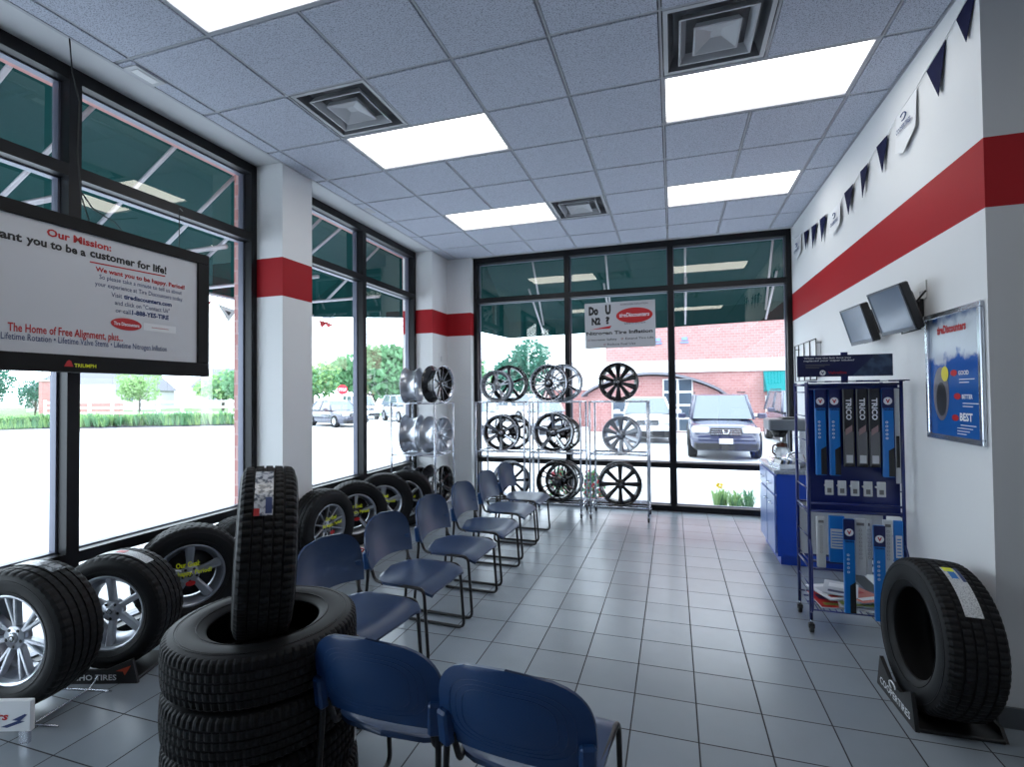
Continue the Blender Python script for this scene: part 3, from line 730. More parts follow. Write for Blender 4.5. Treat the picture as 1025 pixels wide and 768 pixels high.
# left corner rack (discs face the room)
alloy_wheel('silver rim seen from its back, top shelf of left corner rack', (-3.30, 6.02, S1), PI + .18, .235, .20, n=5, style='single', face=silver_m, spoke=silver_m, barrel=silver_m)
alloy_wheel('black rim with thin silver spokes, top shelf of left corner rack', (-2.93, 6.02, S1), -.12, .245, .20, n=10, style='thin', **BM)
alloy_wheel('silver open-backed rim, middle shelf of left corner rack', (-3.30, 6.02, S2 + .003), PI + .18, .25, .22, n=6, style='single', face=silver_m, spoke=silver_m, barrel=silver_m)
alloy_wheel('silver rim with many spokes, middle shelf of left corner rack', (-2.96, 6.02, S2 + .003), -.12, .24, .22, n=10, style='thin', face=silver_m, spoke=silver_m, barrel=silver_m)
alloy_wheel('black rim beside the window on bottom shelf of corner rack', (-3.30, 6.02, S3 + .003), -.12, .23, .2, n=6, style='single', **BK)
alloy_wheel('black rim nearest the room on bottom shelf of corner rack', (-2.96, 6.02, S3 + .003), -.12, .245, .22, n=6, style='star', **BK)

# ================================================================== HANGING BOARD
t = thing('hanging_board', 'black framed hanging board with red and black mission text', 'sign', (-3.205, 1.8, 1.735))
m = MB(); y0, y1, z0, z1 = .62 - 1.8, 2.815 - 1.8, 0, .872
m.box((-.05, y0, z0), (.0, y1, z1), bezel_m, .006)
for a in ((y0, z0, y1, z0 + .095), (y0, z1 - .072, y1, z1), (y0, z0 + .095, y0 + .09, z1 - .072), (y1 - .09, z0 + .095, y1, z1 - .072)): m.box((0, a[0], a[1]), (.022, a[2], a[3]), bezel_m, .003)
m.build('bezel', t)
m = MB(); m.box((0, y0 + .09, z0 + .095), (.008, y1 - .09, z1 - .072), board_m); m.build('panel', t)
m = MB(); X = .0088
def bt(st, ya, yb, z, h, mt, bold=.02, sh=0): m.text(st, (X, ya - 1.8, z - 1.735), (X, yb - 1.8, z - 1.735), (0, 0, 1), h, mt, bold=bold, shear=sh)
bt('Our Mission:', 1.823, 2.151, 2.467, .040, textr_m, .035)
bt('We want', 1.44, 1.715, 2.400, .045, textk_m, .035)
bt('you to be a', 1.733, 2.013, 2.402, .044, textk_m, .035)
bt('customer for life!', 2.034, 2.498, 2.408, .046, textk_m, .035)
m.add([(X, .234, .645), (X, .69, .660), (X, .69, .652), (X, .234, .637)], [(0, 1, 2, 3)], textr_m)
bt('We want you to be happy. Period!', 2.065, 2.629, 2.330, .027, textr_m, .03)
bt('So please take a minute to tell us about', 2.086, 2.608, 2.289, .026, textn_m, .0)
bt('your experience at Tire Discounters today.', 2.063, 2.618, 2.245, .026, textn_m, .0)
bt('Visit', 2.153, 2.215, 2.196, .027, textn_m, .0); bt('tirediscounters.com', 2.225, 2.535, 2.196, .027, textn_m, .035)
bt('and click on "Contact Us"', 2.173, 2.521, 2.151, .026, textn_m, .0)
bt('or call', 2.178, 2.265, 2.105, .026, textn_m, 0); bt('1-888-YES-TIRE', 2.275, 2.515, 2.105, .028, textn_m, .035)
m.prism([(.092 * math.cos(a), .037 * math.sin(a)) for a in [k * PI / 16 for k in range(32)]], 0, .001, textr_m, Matrix(((0, 0, 1, X), (1, 0, 0, .443), (0, 1, 0, .305), (0, 0, 0, 1))))
m.text('Tire Discounters', (X + .001, .367, .295), (X + .001, .520, .295), (0, 0, 1), .020, textw_m, bold=.02)
m.box((X - .0006, .549, .283), (X, .767, .329), mat('pale_card', (.72, .73, .75), .4)); m.box((X, .60, .303), (X + .0004, .715, .306), textr_m)
bt('The Home of Free Alignment, plus...', 1.659, 2.221, 1.935, .043, textr_m, .02)
bt('\u2022 Lifetime Rotation \u2022 Lifetime Valve Stems \u2022 Lifetime Nitrogen Inflation', 1.612, 2.502, 1.892, .034, textn_m, .005)
m.add([(.024, .10, .03), (.024, .145, .03), (.024, .135, .06), (.024, .125, .066), (.024, .115, .06)], [(0, 1, 2, 3, 4)], textr_m)
m.text('TRIUMPH', (.024, .15, .028), (.024, .262, .028), (0, 0, 1), .020, texty_m, bold=.02)
m.build('lettering', t)
m = MB(); m.tube([(-3.225, 1.94, CZ - .005), (-3.24, 1.965, 3.45), (-3.235, 2.0, 3.3), (-3.25, 2.0, 3.0), (-3.245, 2.02, 2.75), (-3.24, 2.06, 2.62)], .004, blk_m, 6)
m.tube([(-3.245, 2.02, 2.78), (-3.24, 2.08, 2.70), (-3.235, 2.2, 2.66), (-3.23, 2.25, 2.605)], .004, blk_m, 6)
tag(m.build('hanging_cable'), 'thin black cable running from the ceiling edge to the hanging board', 'cable')
m = MB(); m.tube([(-3.4, 2.78, 2.95), (-3.235, 2.62, 2.9), (-3.235, 2.62, 2.6)], .003, blk_m, 6)
tag(m.build('support_wire'), 'short dark wire from the window bar to the hanging board', 'wire')

# ================================================================== N2 SIGN on the back window
SW, SH = .955, .635
t = thing('window_sign', 'white tyre inflation sign hanging on the back window', 'sign', (-1.165, YB - .075, 2.205)); t.rotation_euler = (0, math.radians(-.4), 0)
m = MB(); m.box((0, 0, 0), (SW, .006, SH), mat('sign_board', (.50, .51, .54), .4)); m.build('panel', t)
m = MB()
def nt_(st, u0, u1, v, h, mt, bold=.02): m.text(st, (u0 * SW, -.001, (1 - v) * SH), (u1 * SW, -.001, (1 - v) * SH), (0, 0, 1), h * SH, mt, bold=bold)
nt_('Do', .06, .20, .25, .18, textk_m, .065); nt_('U', .30, .38, .25, .20, textk_m, .065); nt_('N2', .10, .23, .47, .15, textk_m, .065); nt_('?', .30, .36, .46, .15, textk_m, .065)
m.add([(.07 * SW, -.001, .42 * SH), (.39 * SW, -.001, .49 * SH), (.36 * SW, -.001, .43 * SH)], [(0, 2, 1)], textr_m)
nt_('Nitrogen Tire Inflation', .02, .96, .70, .075, textk_m, .03)
nt_('Increase Safety', .09, .46, .83, .045, textk_m, .01); nt_('Extend Tire Life', .58, .97, .83, .045, textk_m, .01); nt_('Reduce Fuel Use', .32, .72, .94, .045, textk_m, .01)
for u, v in ((.04, .83), (.52, .83), (.27, .94)):
    z = (1 - v) * SH; x = u * SW
    for a in ((0, 0, .026, .003), (0, .023, .026, .026), (0, 0, .003, .026), (.023, 0, .026, .026)): m.box((x + a[0], -.0012, z + a[1]), (x + a[2], -.0006, z + a[3]), textk_m)
    m.add([(x + .004, -.0014, z + .014), (x + .012, -.0014, z + .004), (x + .034, -.0014, z + .034), (x + .012, -.0014, z + .012)], [(0, 1, 2, 3)], textr_m)
m.prism([(.255 * SW * math.cos(a), .165 * SH * math.sin(a)) for a in [k * PI / 20 for k in range(40)]], 0, .001, textr_m, Matrix(((1, 0, 0, .71 * SW), (0, 0, 1, -.0015), (0, 1, 0, .69 * SH), (0, 0, 0, 1))))
m.text('tireDiscounters', (.50 * SW, -.0032, .66 * SH), (.92 * SW, -.0032, .66 * SH), (0, 0, 1), .055, textw_m, bold=.015, shear=.2)
nt_('NITROGEN INFLATION', .52, .90, .085, .035, textk_m, 0); nt_('SAFETY SYSTEM', .57, .86, .50, .035, textk_m, 0)
m.build('lettering', t)

# ================================================================== RIGHT WALL
# poster
t = thing('framed_poster', 'blue poster in silver frame on the right wall near the corner', 'poster', (XR, 3.31, 1.667))
PW, PH = .285, .357
m = MB()
for a in ((-PW, -PH, PW, -PH + .03), (-PW, PH - .03, PW, PH), (-PW, -PH + .03, -PW + .03, PH - .03), (PW - .03, -PH + .03, PW, PH - .03)): m.box((-.022, a[0], a[1]), (-.001, a[2], a[3]), steel_m, .004)
m.build('frame', t)
pblue = bpy.data.materials.new('poster_print'); pblue.use_nodes = True
_n = pblue.node_tree; _b = _n.nodes['Principled BSDF']; _b.inputs['Roughness'].default_value = .25; _tc = _n.nodes.new('ShaderNodeTexCoord'); _s = _n.nodes.new('ShaderNodeSeparateXYZ'); _n.links.new(_tc.outputs['Object'], _s.inputs[0])
_no = _n.nodes.new('ShaderNodeTexNoise'); _no.inputs['Scale'].default_value = 9; _no.inputs['Detail'].default_value = 4; _n.links.new(_tc.outputs['Object'], _no.inputs['Vector'])
_ad = _n.nodes.new('ShaderNodeMath'); _ad.operation = 'MULTIPLY_ADD'; _ad.inputs[1].default_value = .22; _n.links.new(_no.outputs['Fac'], _ad.inputs[0]); _n.links.new(_s.outputs[2], _ad.inputs[2])
_r = _n.nodes.new('ShaderNodeValToRGB'); _e = _r.color_ramp.elements; _e[0].position = .0; _e[0].color = (.01, .10, .38, 1); _e[1].position = .19; _e[1].color = (.012, .10, .42, 1)
for p_, c_ in ((.22, (.55, .6, .7, 1)), (.38, (.5, .55, .62, 1)), (.43, (.20, .25, .36, 1)), (.46, (.02, .08, .3, 1))): q_ = _e.new(p_); q_.color = c_
_n.links.new(_ad.outputs[0], _r.inputs[0]); _n.links.new(_r.outputs[0], _b.inputs['Base Color'])
m = MB(); m.box((-.006, -PW + .03, -PH + .03), (-.002, PW - .03, PH - .03), pblue); m.build('print', t)
m = MB(); X = -.0068
def pt(st, ya, yb, z, h, mt, bold=.02): m.text(st, (X, ya, z), (X, yb, z), (0, 0, 1), h, mt, bold=bold)
pt('tireDiscounters', .17, -.13, .235, .045, textr_m, .04)
for k, (yy, zz, st) in enumerate(((-.045, -.00, 'GOOD'), (-.075, -.125, 'BETTER'), (-.05, -.27 + .03, 'BEST'))):
    m.prism([(.033 * math.cos(a), .017 * math.sin(a)) for a in [q * PI / 10 for q in range(20)]], 0, .001, textr_m, Matrix(((0, 0, -1, X), (1, 0, 0, yy + .045), (0, 1, 0, zz + .012), (0, 0, 0, 1))))
    m.text(st, (X, yy, zz), (X, yy - (.12 if st == 'BEST' else .10), zz), (0, 0, 1), .040 if st == 'BEST' else .022, textw_m, bold=.03)
    for j in range(2): m.box((X - .0002, yy - .005, zz - .022 - .016 * j - .004), (X, yy - (.15 - .05 * j), zz - .022 - .016 * j), textw_m)
for j in range(3): m.box((X - .0002, -.02, -.283 - .015 * j), (X, -.02 - (.15 - .03 * j), -.279 - .015 * j), textw_m)
m.prism([(.085 * math.cos(a), .150 * math.sin(a)) for a in [q * PI / 16 for q in range(32)]], 0, .0006, mat('poster_wheel_grey', (.16, .15, .18), .3), Matrix(((0, 0, -1, X), (1, 0, 0, .140), (0, 1, 0, -.10), (0, 0, 0, 1))))
m.prism([(.055 * math.cos(a), .095 * math.sin(a)) for a in [q * PI / 16 for q in range(32)]], 0, .0006, disc_m, Matrix(((0, 0, -1, X - .001), (1, 0, 0, .135), (0, 1, 0, -.13), (0, 0, 0, 1))))
m.prism([(.038 * math.cos(a), .042 * math.sin(a)) for a in [q * PI / 12 for q in range(24)]], 0, .0006, mat('yellow_roundel', (.75, .65, .04), .4), Matrix(((0, 0, -1, X - .002), (1, 0, 0, .09), (0, 1, 0, .01), (0, 0, 0, 1))))
m.build('lettering', t)
# monitors (turned to the room, tipped down)
def monitor(label, c, rz, rx, ry, W=.46, H=.33):
    t = thing('monitor', label, 'monitor', c); t.rotation_euler = (rx, ry, rz)
    # local: screen faces -Y, up Z
    m = MB(); m.box((-W / 2, 0, -H / 2), (W / 2, .05, H / 2), blkp_m, .008); m.box((-W * .36, .05, -H * .36), (W * .36, .085, H * .30), blkp_m, .012)
    for a in ((-W / 2, -H / 2, W / 2, -H / 2 + .022), (-W / 2, H / 2 - .014, W / 2, H / 2), (-W / 2, -H / 2 + .022, -W / 2 + .014, H / 2 - .014), (W / 2 - .014, -H / 2 + .022, W / 2, H / 2 - .014)): m.box((a[0], -.006, a[1]), (a[2], .0, a[3]), monf_m, .002)
    m.build('housing', t)
    m = MB(); m.box((-W / 2 + .014, -.002, -H / 2 + .022), (W / 2 - .014, .0005, H / 2 - .014), screen_m); m.build('screen', t)
    return t
monitor('larger, nearer wall monitor tilted down beside the framed poster', (1.28, 3.66, 2.075), math.radians(-82.8), math.radians(18), 0, .366, .286)
monitor('farther wall monitor tilted down above the wiper rack', (1.28, 4.275, 2.062), math.radians(-85.8), math.radians(16.4), 0, .358, .279)
for k, (y, lb) in enumerate(((3.68, 'black wall arm behind the nearer monitor'), (4.30, 'black wall arm behind the farther monitor'))):
    m = MB(); m.box((XR - .02, y - .04, 2.03), (XR, y + .04, 2.14), blkp_m, .004); m.tube([(XR - .02, y, 2.12), (XR - .09, y, 2.08)], .018, blkp_m, 10); m.tube([(XR - .06, y - .04, 2.10), (XR - .05, y - .10, 2.13), (XR - .03, y - .14, 2.17)], .006, blk_m, 6)
    m.tube([(XR - .10, y - .02, 2.02), (XR - .12, y - .05, 1.93), (XR - .05, y - .12, 1.95)], .005, blk_m, 6)
    tag(m.build('monitor_bracket'), lb, 'bracket')
m = MB(); m.box((XR - .006, 3.60, 2.135), (XR, 3.71, 2.245), wall_m, .002); m.box((XR - .008, 3.63, 2.155), (XR - .006, 3.65, 2.185), grid_m); m.box((XR - .008, 3.66, 2.155), (XR - .006, 3.68, 2.185), grid_m)
tag(m.build('wall_outlet'), 'white outlet plate behind the nearer monitor', 'outlet')
m = MB(); m.box((-3.25, 6.72, 2.03), (-3.242, 6.82, 2.19), wall_m, .002); m.box((-3.242, 6.75, 2.07), (-3.238, 6.79, 2.15), wall2_m, .002)
tag(m.build('wall_switch'), 'white wall plate on the corner column above the rims', 'outlet')
# pennant string
PEN = [((3.20, 3.53), (3.01, 3.565), (3.09, 3.335)), ((3.516, 3.445), (3.301, 3.489), (3.359, 3.212)), ((4.27, 3.352), (4.069, 3.345), (4.142, 3.114)), ((4.60, 3.31), (4.43, 3.305), (4.53, 3.077)), ((4.988, 3.285), (4.76, 3.277), (4.856, 3.056)), ((5.755, 3.307), (5.53, 3.286), (5.654, 3.056)), ((6.079, 3.333), (5.862, 3.308), (6.0, 3.085)), ((6.413, 3.376), (6.20, 3.345), (6.309, 3.156))]
nm = ['nearest navy triangular pennant beside the wall corner', 'second navy pennant, between the corner and the nearest white card', 'navy pennant just beyond the nearest white card', 'curled narrow navy pennant, second beyond the nearest card', 'navy pennant just before the middle white card', 'navy pennant just beyond the middle white card', 'navy pennant centred between the middle and farthest cards', 'navy pennant just before the farthest white card']
def pennant(pts, label, name, m_, two=None):
    m = MB(); k = len(pts); X0 = XR - .012
    f = [(X0 - (3.4 - z) * .05, y, z) for i, (y, z) in enumerate(pts)]; b = [(x + .002, y, z) for x, y, z in f]
    m.add(f + b, [tuple(range(k)), tuple(range(k, 2 * k))[::-1]] + [(i, (i + 1) % k, k + (i + 1) % k, k + i) for i in range(k)], m_)
    return m
for p, lb in zip(PEN, nm): tag(pennant(p, lb, '', pennant_m).build('pennant'), lb, 'pennant', 'navy pennants')
CARDS = [((3.93, 3.39), (3.64, 3.42), (3.64, 3.19), (3.80, 3.10), (3.93, 3.15)), ((5.40, 3.25), (5.09, 3.255), (5.09, 3.06), (5.24, 3.02), (5.40, 3.06)), ((6.88, 3.43), (6.53, 3.40), (6.53, 3.19), (6.7, 3.15), (6.88, 3.21))]
cl = ['nearest white logo card hanging among the pennants', 'middle white logo card on the pennant string', 'farthest white logo card at the back end of the pennant string']
for p, lb in zip(CARDS, cl):
    m = pennant(p, lb, '', white_m); y0, y1 = p[0][0], p[1][0]; zc = (p[1][1] + p[2][1]) / 2; x = XR - .030
    m.text('COOPERTIRES', (x, y0 - .04, zc - .055), (x, y1 + .04, zc - .055), (0, 0, 1), .03, textn_m, bold=.03)
    m.tube([(x, (y0 + y1) / 2 + .04 * math.cos(a), zc + .02 + .022 * math.sin(a)) for a in [.6 + k * .35 for k in range(14)]], .004, textn_m, 5)
    tag(m.build('logo_card'), lb, 'card', 'white logo cards')
m = MB(); pts = [(XR - .010, y, z) for y, z in ((3.01, 3.57), (3.3, 3.492), (3.52, 3.45), (3.64, 3.425), (3.93, 3.395), (4.07, 3.35), (4.27, 3.355), (4.43, 3.31), (4.6, 3.315), (4.76, 3.28), (4.99, 3.288), (5.09, 3.26), (5.40, 3.256), (5.53, 3.29), (5.755, 3.31), (5.86, 3.31), (6.08, 3.335), (6.2, 3.35), (6.41, 3.38), (6.53, 3.405), (6.88, 3.435), (6.98, 3.48))]
m.tube(pts, .003, white_m, 5); tag(m.build('pennant_string'), 'thin white string carrying the pennants along the right wall', 'string')

# leaflet rack on the wall
t = thing('leaflet_rack', 'white wire leaflet rack on the wall behind the counter', 'rack', (XR, 6.3, 1.7))
m = MB()
for y in (-.45, -.2, .05, .3, .48): m.tube([(-.05, y, 0), (-.05, y, .42)], .006, blk_m, 6)
for z in (0, .42): m.tube([(-.05, -.45, z), (-.05, .48, z)], .005, blk_m, 6)
for y in (-.45, .48): m.tube([(-.05, y, .38), (0, y, .38)], .005, blk_m, 6)
m.build('wire_frame', t)
for k, y in enumerate((-.43, -.18, .07)): q = MB(); q.box((-.044, y, .02), (-.004, y + .21, .40), white_m, .002); q.build('leaflets', t)

# ================================================================== COUNTER AND COFFEE THINGS
t = thing('counter_cabinet', 'blue counter cabinet with grey top behind the wiper rack', 'cabinet', (1.16, 5.17, 0))
m = MB(); m.box((-.27, 0, .08), (.27, .83, .83), nblue_m); m.box((-.24, .03, 0), (.27, .83, .08), nblue_m); m.build('body', t)
m = MB(); m.box((-.29, -.02, .83), (.275, .85, .868), top_m, .006); m.build('worktop', t)
for k in range(2):
    m = MB(); m.box((-.288, .02 + k * .41, .10), (-.272, .405 + k * .41, .62), lblue_m, .003); d = m.build('door', t)
    q = MB(); q.tube([(-.288, .10 + k * .25, .54), (-.31, .11 + k * .25, .54), (-.31, .19 + k * .25, .54), (-.288, .20 + k * .25, .54)], .005, steel_m, 6); q.build('handle', d)
    m = MB(); m.box((-.288, .02 + k * .41, .64), (-.272, .405 + k * .41, .81), lblue_m, .003); d = m.build('drawer', t)
    q = MB(); q.tube([(-.288, .14 + k * .41, .72), (-.31, .15 + k * .41, .72), (-.31, .27 + k * .41, .72), (-.288, .28 + k * .41, .72)], .005, steel_m, 6); q.build('handle', d)
ZC = .868
t = thing('coffee_maker', 'grey and black coffee maker on the blue counter', 'coffee maker', (1.08, 5.66, ZC), math.radians(0))
m = MB(); m.box((-.17, -.16, .0), (.17, .16, .05), steel_m, .012); m.lathe([(.0005, .052), (.085, .052), (.085, .05)], blkp_m, 24, T=Matrix.Translation((-.05, 0, 0))); m.build('base', t)
m = MB(); m.box((.07, -.13, .05), (.17, .13, .34), steel_m, .01); m.build('column', t)
m = MB(); m.box((-.19, -.16, .335), (.19, .16, .445), mat('grey_housing', (.14, .16, .19), .35), .012); m.box((-.06, -.1, .445), (.08, .1, .46), blkp_m, .006); m.build('housing', t)
m = MB(); m.lathe([(.05, .26), (.085, .335), (.0, .336)], blkp_m, 24, T=Matrix.Translation((-.07, 0, 0))); m.lathe([(.001, .26), (.05, .26)], blkp_m, 24, T=Matrix.Translation((-.07, 0, 0))); m.build('brew_basket', t)
t = thing('glass_carafe', 'glass carafe with brown collar standing on the coffee maker base', 'carafe', (1.03, 5.66, ZC + .054))
m = MB(); m.lathe([(.001, .001), (.06, .001), (.078, .03), (.075, .07), (.052, .11), (.046, .135)], mat('carafe_glass', (.75, .78, .82), .05, trans=.7, spec=.8), 28); m.build('bowl', t)
m = MB(); m.lathe([(.049, .10), (.052, .105), (.050, .14), (.045, .15), (.001, .155)], cop_m, 28); m.tube(fillet([(-.04, -.03, .135), (-.09, -.07, .13), (-.10, -.075, .06), (-.065, -.05, .03)], .02), .008, cop_m, 8); m.build('collar', t)
t = thing('sugar_tray', 'chrome tray with packets at the near end of the counter', 'tray', (.985, 5.30, ZC), math.radians(14))
m = MB(); m.box((-.09, -.10, 0), (.09, .13, .008), steel_m, .003)
for a in ((-.09, -.10, -.084, .13), (.084, -.10, .09, .13), (-.084, -.10, .084, -.094), (-.084, .124, .084, .13)): m.box((a[0], a[1], .008), (a[2], a[3], .05), steel_m, .002)
m.build('pan', t)
m = MB()
for k in range(7): T = Matrix.Translation((-.06 + .02 * k, .02, .04)) @ Matrix.Rotation(.3, 4, 'Y'); m.box((-.002, -.06, -.03), (.002, .06, .04), (white_m, blkp_m, lblue_m)[k % 3], 0, T)
m.build('packets', t)
t = thing('chrome_dispenser', 'round chrome dispenser with open lid on the counter', 'dispenser', (1.10, 5.42, ZC))
m = MB(); m.lathe([(.001, 0), (.07, 0), (.085, .03), (.088, .08), (.07, .12), (.03, .14), (.001, .145)], steel_m, 28); m.build('body', t)
m = MB(); m.tube([(-.085, 0, .07), (-.12, 0, .06), (-.125, 0, .03)], .009, steel_m, 8); m.build('spout', t)
t = thing('coffee_bag', 'brown and red coffee bag standing near the wall on the counter', 'bag', (1.34, 5.5, ZC))
m = MB(); m.box((-.07, -.05, 0), (.07, .05, .19), mat('tan_bag', (.30, .24, .20), .5), .02); m.box((-.06, -.012, .185), (.06, .012, .23), mat('tan_bag_top', (.26, .2, .17), .5), .005); m.build('pouch', t)
m = MB(); m.tube([(-.03, -.0525, .08), (-.025, -.0525, .15), (.0, -.0525, .17), (.025, -.0525, .15), (.03, -.0525, .08)], .006, textr_m, 6); m.build('emblem', t)

# ================================================================== WIPER RACK
RX0, RX1, RY0, RY1 = .845, 1.375, 3.80, 4.12
t = thing('wiper_rack', 'blue wire wiper blade display rack on casters by right wall', 'rack', (1.11, 3.96, 0))
W, D = (RX1 - RX0) / 2, (RY1 - RY0) / 2
for sx in (-1, 1):
    for sy in (-1, 1): m = MB(); m.tube([(sx * W, sy * D, .085), (sx * W, sy * D, 1.645)], .011, rackb_m, 8); m.build('post', t)
m = MB(); m.box((-W, -D + .05, .78), (W, -D + .056, 1.635), rackb_m); m.box((-W, D - .004, .42), (W, D, .80), wpack_m); m.build('back_panel', t)
for z in (.80, 1.63, .42):
    m = MB()
    for y in (-D, D): m.tube([(-W, y, z), (W, y, z)], .008, rackb_m, 6)
    for x in (-W, W): m.tube([(x, -D, z), (x, D, z)], .008, rackb_m, 6)
    m.tube([(-W, -D, z + (.05 if z < 1.5 else -.03)), (W, -D, z + (.05 if z < 1.5 else -.03))], .008, rackb_m, 6)
    m.build('cross_rail', t)
for sx in (-1, 1):
    m = MB()
    for k in range(9): z = .3 + k * .16; m.tube([(sx * W, -D, z), (sx * W, D, z)], .004, rackb_m, 5)
    m.tube(fillet([(sx * W, -D, .62), (sx * (W - .0), -D - .05, .56), (sx * W, -D - .05, .16), (sx * W, -D, .13)], .04), .006, rackb_m, 6)
    m.build('side_grille', t)
m = MB(); z = .165
for k in range(16): x = -W + 2 * W * k / 15; m.tube([(x, -D - .03, z), (x, D, z)], .003, rackb_m, 5)
for y in (-D - .03, -D * .3, D * .4, D): m.tube([(-W, y, z - .004), (W, y, z - .004)], .005, rackb_m, 6)
m.build('bottom_basket', t)
for sx in (-1, 1):
    for sy in (-1, 1):
        m = MB(); T = Matrix.Translation((sx * W, sy * D, .028)); m.lathe([(.0005, -.012), (.024, -.012), (.028, -.008), (.028, .008), (.024, .012), (.0005, .012)], blkp_m, 18, 'x', T)
        m.box((sx * W - .018, sy * D - .016, .03), (sx * W + .018, sy * D + .016, .062), blkp_m, .004); m.tube([(sx * W, sy * D, .06), (sx * W, sy * D, .09)], .009, steel_m, 8); m.build('caster', t)
m = MB(); m.box((-W - .055, -D - .012, 1.682), (W - .045, -D - .006, 1.822), mat('header_print', (.010, .014, .07), .3)); m.box((-W + .20, -D - .004, 1.64), (-W + .24, -D, 1.84), rackb_m)
m.add([(W - .27, -D - .0125, 1.684), (W - .047, -D - .0125, 1.684), (W - .047, -D - .0125, 1.82), (W - .14, -D - .0125, 1.82)], [(0, 1, 2, 3)], mat('header_photo', (.05, .085, .15), .3, noise=(18, (.02, .03, .07), 3, .4, .6)))
X0 = -W - .055; Y0 = -D - .0125
m.text('When was the last time you', (X0 + .04, Y0, 1.800), (X0 + .31, Y0, 1.800), (0, 0, 1), .010, textw_m, bold=.02)
m.text('replaced your wiper blades?', (X0 + .04, Y0, 1.783), (X0 + .33, Y0, 1.783), (0, 0, 1), .010, textw_m, bold=.02)
for k in range(3): m.box((X0 + .05, Y0 - .0006, 1.758 - k * .010), (X0 + .19 - .03 * k, Y0, 1.762 - k * .010), gpack_m)
m.text('Valvoline', (X0 + .18, Y0, 1.70), (X0 + .285, Y0, 1.70), (0, 0, 1), .016, textr_m, bold=.02)
m.lathe([(.0005, 0), (.018, 0)], textw_m, 24, 'y', Matrix.Translation((X0 + .148, Y0 - .0005, 1.707)))
m.text('V', (X0 + .138, Y0 - .001, 1.699), (X0 + .158, Y0 - .001, 1.699), (0, 0, 1), .016, textn_m, bold=.04)
m.build('header_sign', t)
m = MB()
rs = random.Random(4)
for k in range(12):
    x = -W + .01 + k * .044; m.box((x, -D - .04, 1.645), (x + .042, -D + .03, 1.652 + rs.random() * .004), (navy_m, wpack_m, navy_m, rackb_m)[k % 4], 0)
m.box((W - .03, -D - .05, 1.648), (W + .03, -D + .03, 1.655), navy_m)
m.build('price_strip', t)
# wiper packs
def pack(label, x, ztop, L, kind, y=None, w_=.062, tz=0):
    t = thing('wiper_pack', label, 'wiper blade pack', (1.11 + x, (RY0 - .012) if y is None else y, ztop - L), 0, 'wiper blade packs')
    m = MB(); d = -.022
    body = dict(blue=vblue_m, trico=dkpack_m, white=wpack_m, lblue=vblue_m)[kind]
    m.box((-w_ / 2, d, 0), (w_ / 2, 0, L), body, .004)
    if kind == 'blue':
        m.box((-w_ / 2 - .0005, d - .0008, L * .78), (w_ / 2 + .0005, d, L - .001), navy_m)
        m.add([(w_ * -.02, d - .001, .005), (w_ / 2, d - .001, .005), (w_ / 2, d - .001, L * .34), (w_ * -.02, d - .001, L * .30)], [(0, 1, 2, 3)], blkp_m)
        m.lathe([(.0005, 0), (.024, 0)], textw_m, 24, 'y', Matrix.Translation((0, d - .0012, L * .86)))
        m.text('V', (-.012, d - .002, L * .86 - .012), (.012, d - .002, L * .86 - .012), (0, 0, 1), .024, textr_m, bold=.05)
        m.text('Valvoline', (-.026, d - .0015, L * .755), (.026, d - .0015, L * .755), (0, 0, 1), .012, navy_m, bold=.04)
        for k in range(5): m.lathe([(.004, 0), (.0075, 0)], textw_m, 12, 'y', Matrix.Translation((-.008, d - .0012, L * (.62 - .045 * k))))
    elif kind == 'trico':
        m.text('TRICO', (0 - .014, d - .0015, L * .88), (0 - .014, d - .0015, L * .60), (1, 0, 0), .030, textw_m, bold=.035)
        m.box((-w_ / 2 + .006, d - .001, .02), (w_ / 2 - .006, d, L * .45), gpack_m); m.box((-.018, d - .0018, .025), (.018, d - .001, .075), wpack_m)
        m.add([(-.02, d - .0016, L * .40), (.018, d - .0016, L * .46), (.018, d - .0016, L * .54), (-.02, d - .0016, L * .48)], [(0, 1, 2, 3)], mat('dusty_pink', (.3, .2, .2), .4) if 'dusty_pink' not in MATS else MATS['dusty_pink'])
    elif kind == 'lblue':
        m.box((-w_ / 2 + .008, d - .001, L * .3), (w_ / 2 - .008, d, L * .72), wpack_m)
        for k in range(6): m.box((-w_ / 2 + .014, d - .002, L * (.34 + .06 * k)), (w_ / 2 - .014, d - .001, L * (.36 + .06 * k)), vblue_m)
    elif kind == 'white':
        for k in range(8): m.lathe([(.006, 0), (.008, 0)], gpack_m, 12, 'y', Matrix.Translation((0, d - .0012, L * (.80 - .07 * k))))
        m.box((-w_ / 2 + .01, d - .001, L * .88), (w_ / 2 - .01, d, L * .93), gpack_m)
    m.build('carton', t)
    return t
top = [(-.195, 'blue', 'blue wiper pack at the left of the top row'), (-.115, 'blue', 'blue wiper pack second from left in the top row'), (-.035, 'trico', 'dark wiper pack leftmost of three in the top row'), (.040, 'trico', 'dark wiper pack in the middle of three in the top row'), (.108, 'trico', 'dark wiper pack rightmost of three in the top row'), (.180, 'blue', 'blue wiper pack at the right of the top row')]
for i, (x, k, lb) in enumerate(top): pack(lb, x, 1.60, .56 if k == 'blue' else .50, k)
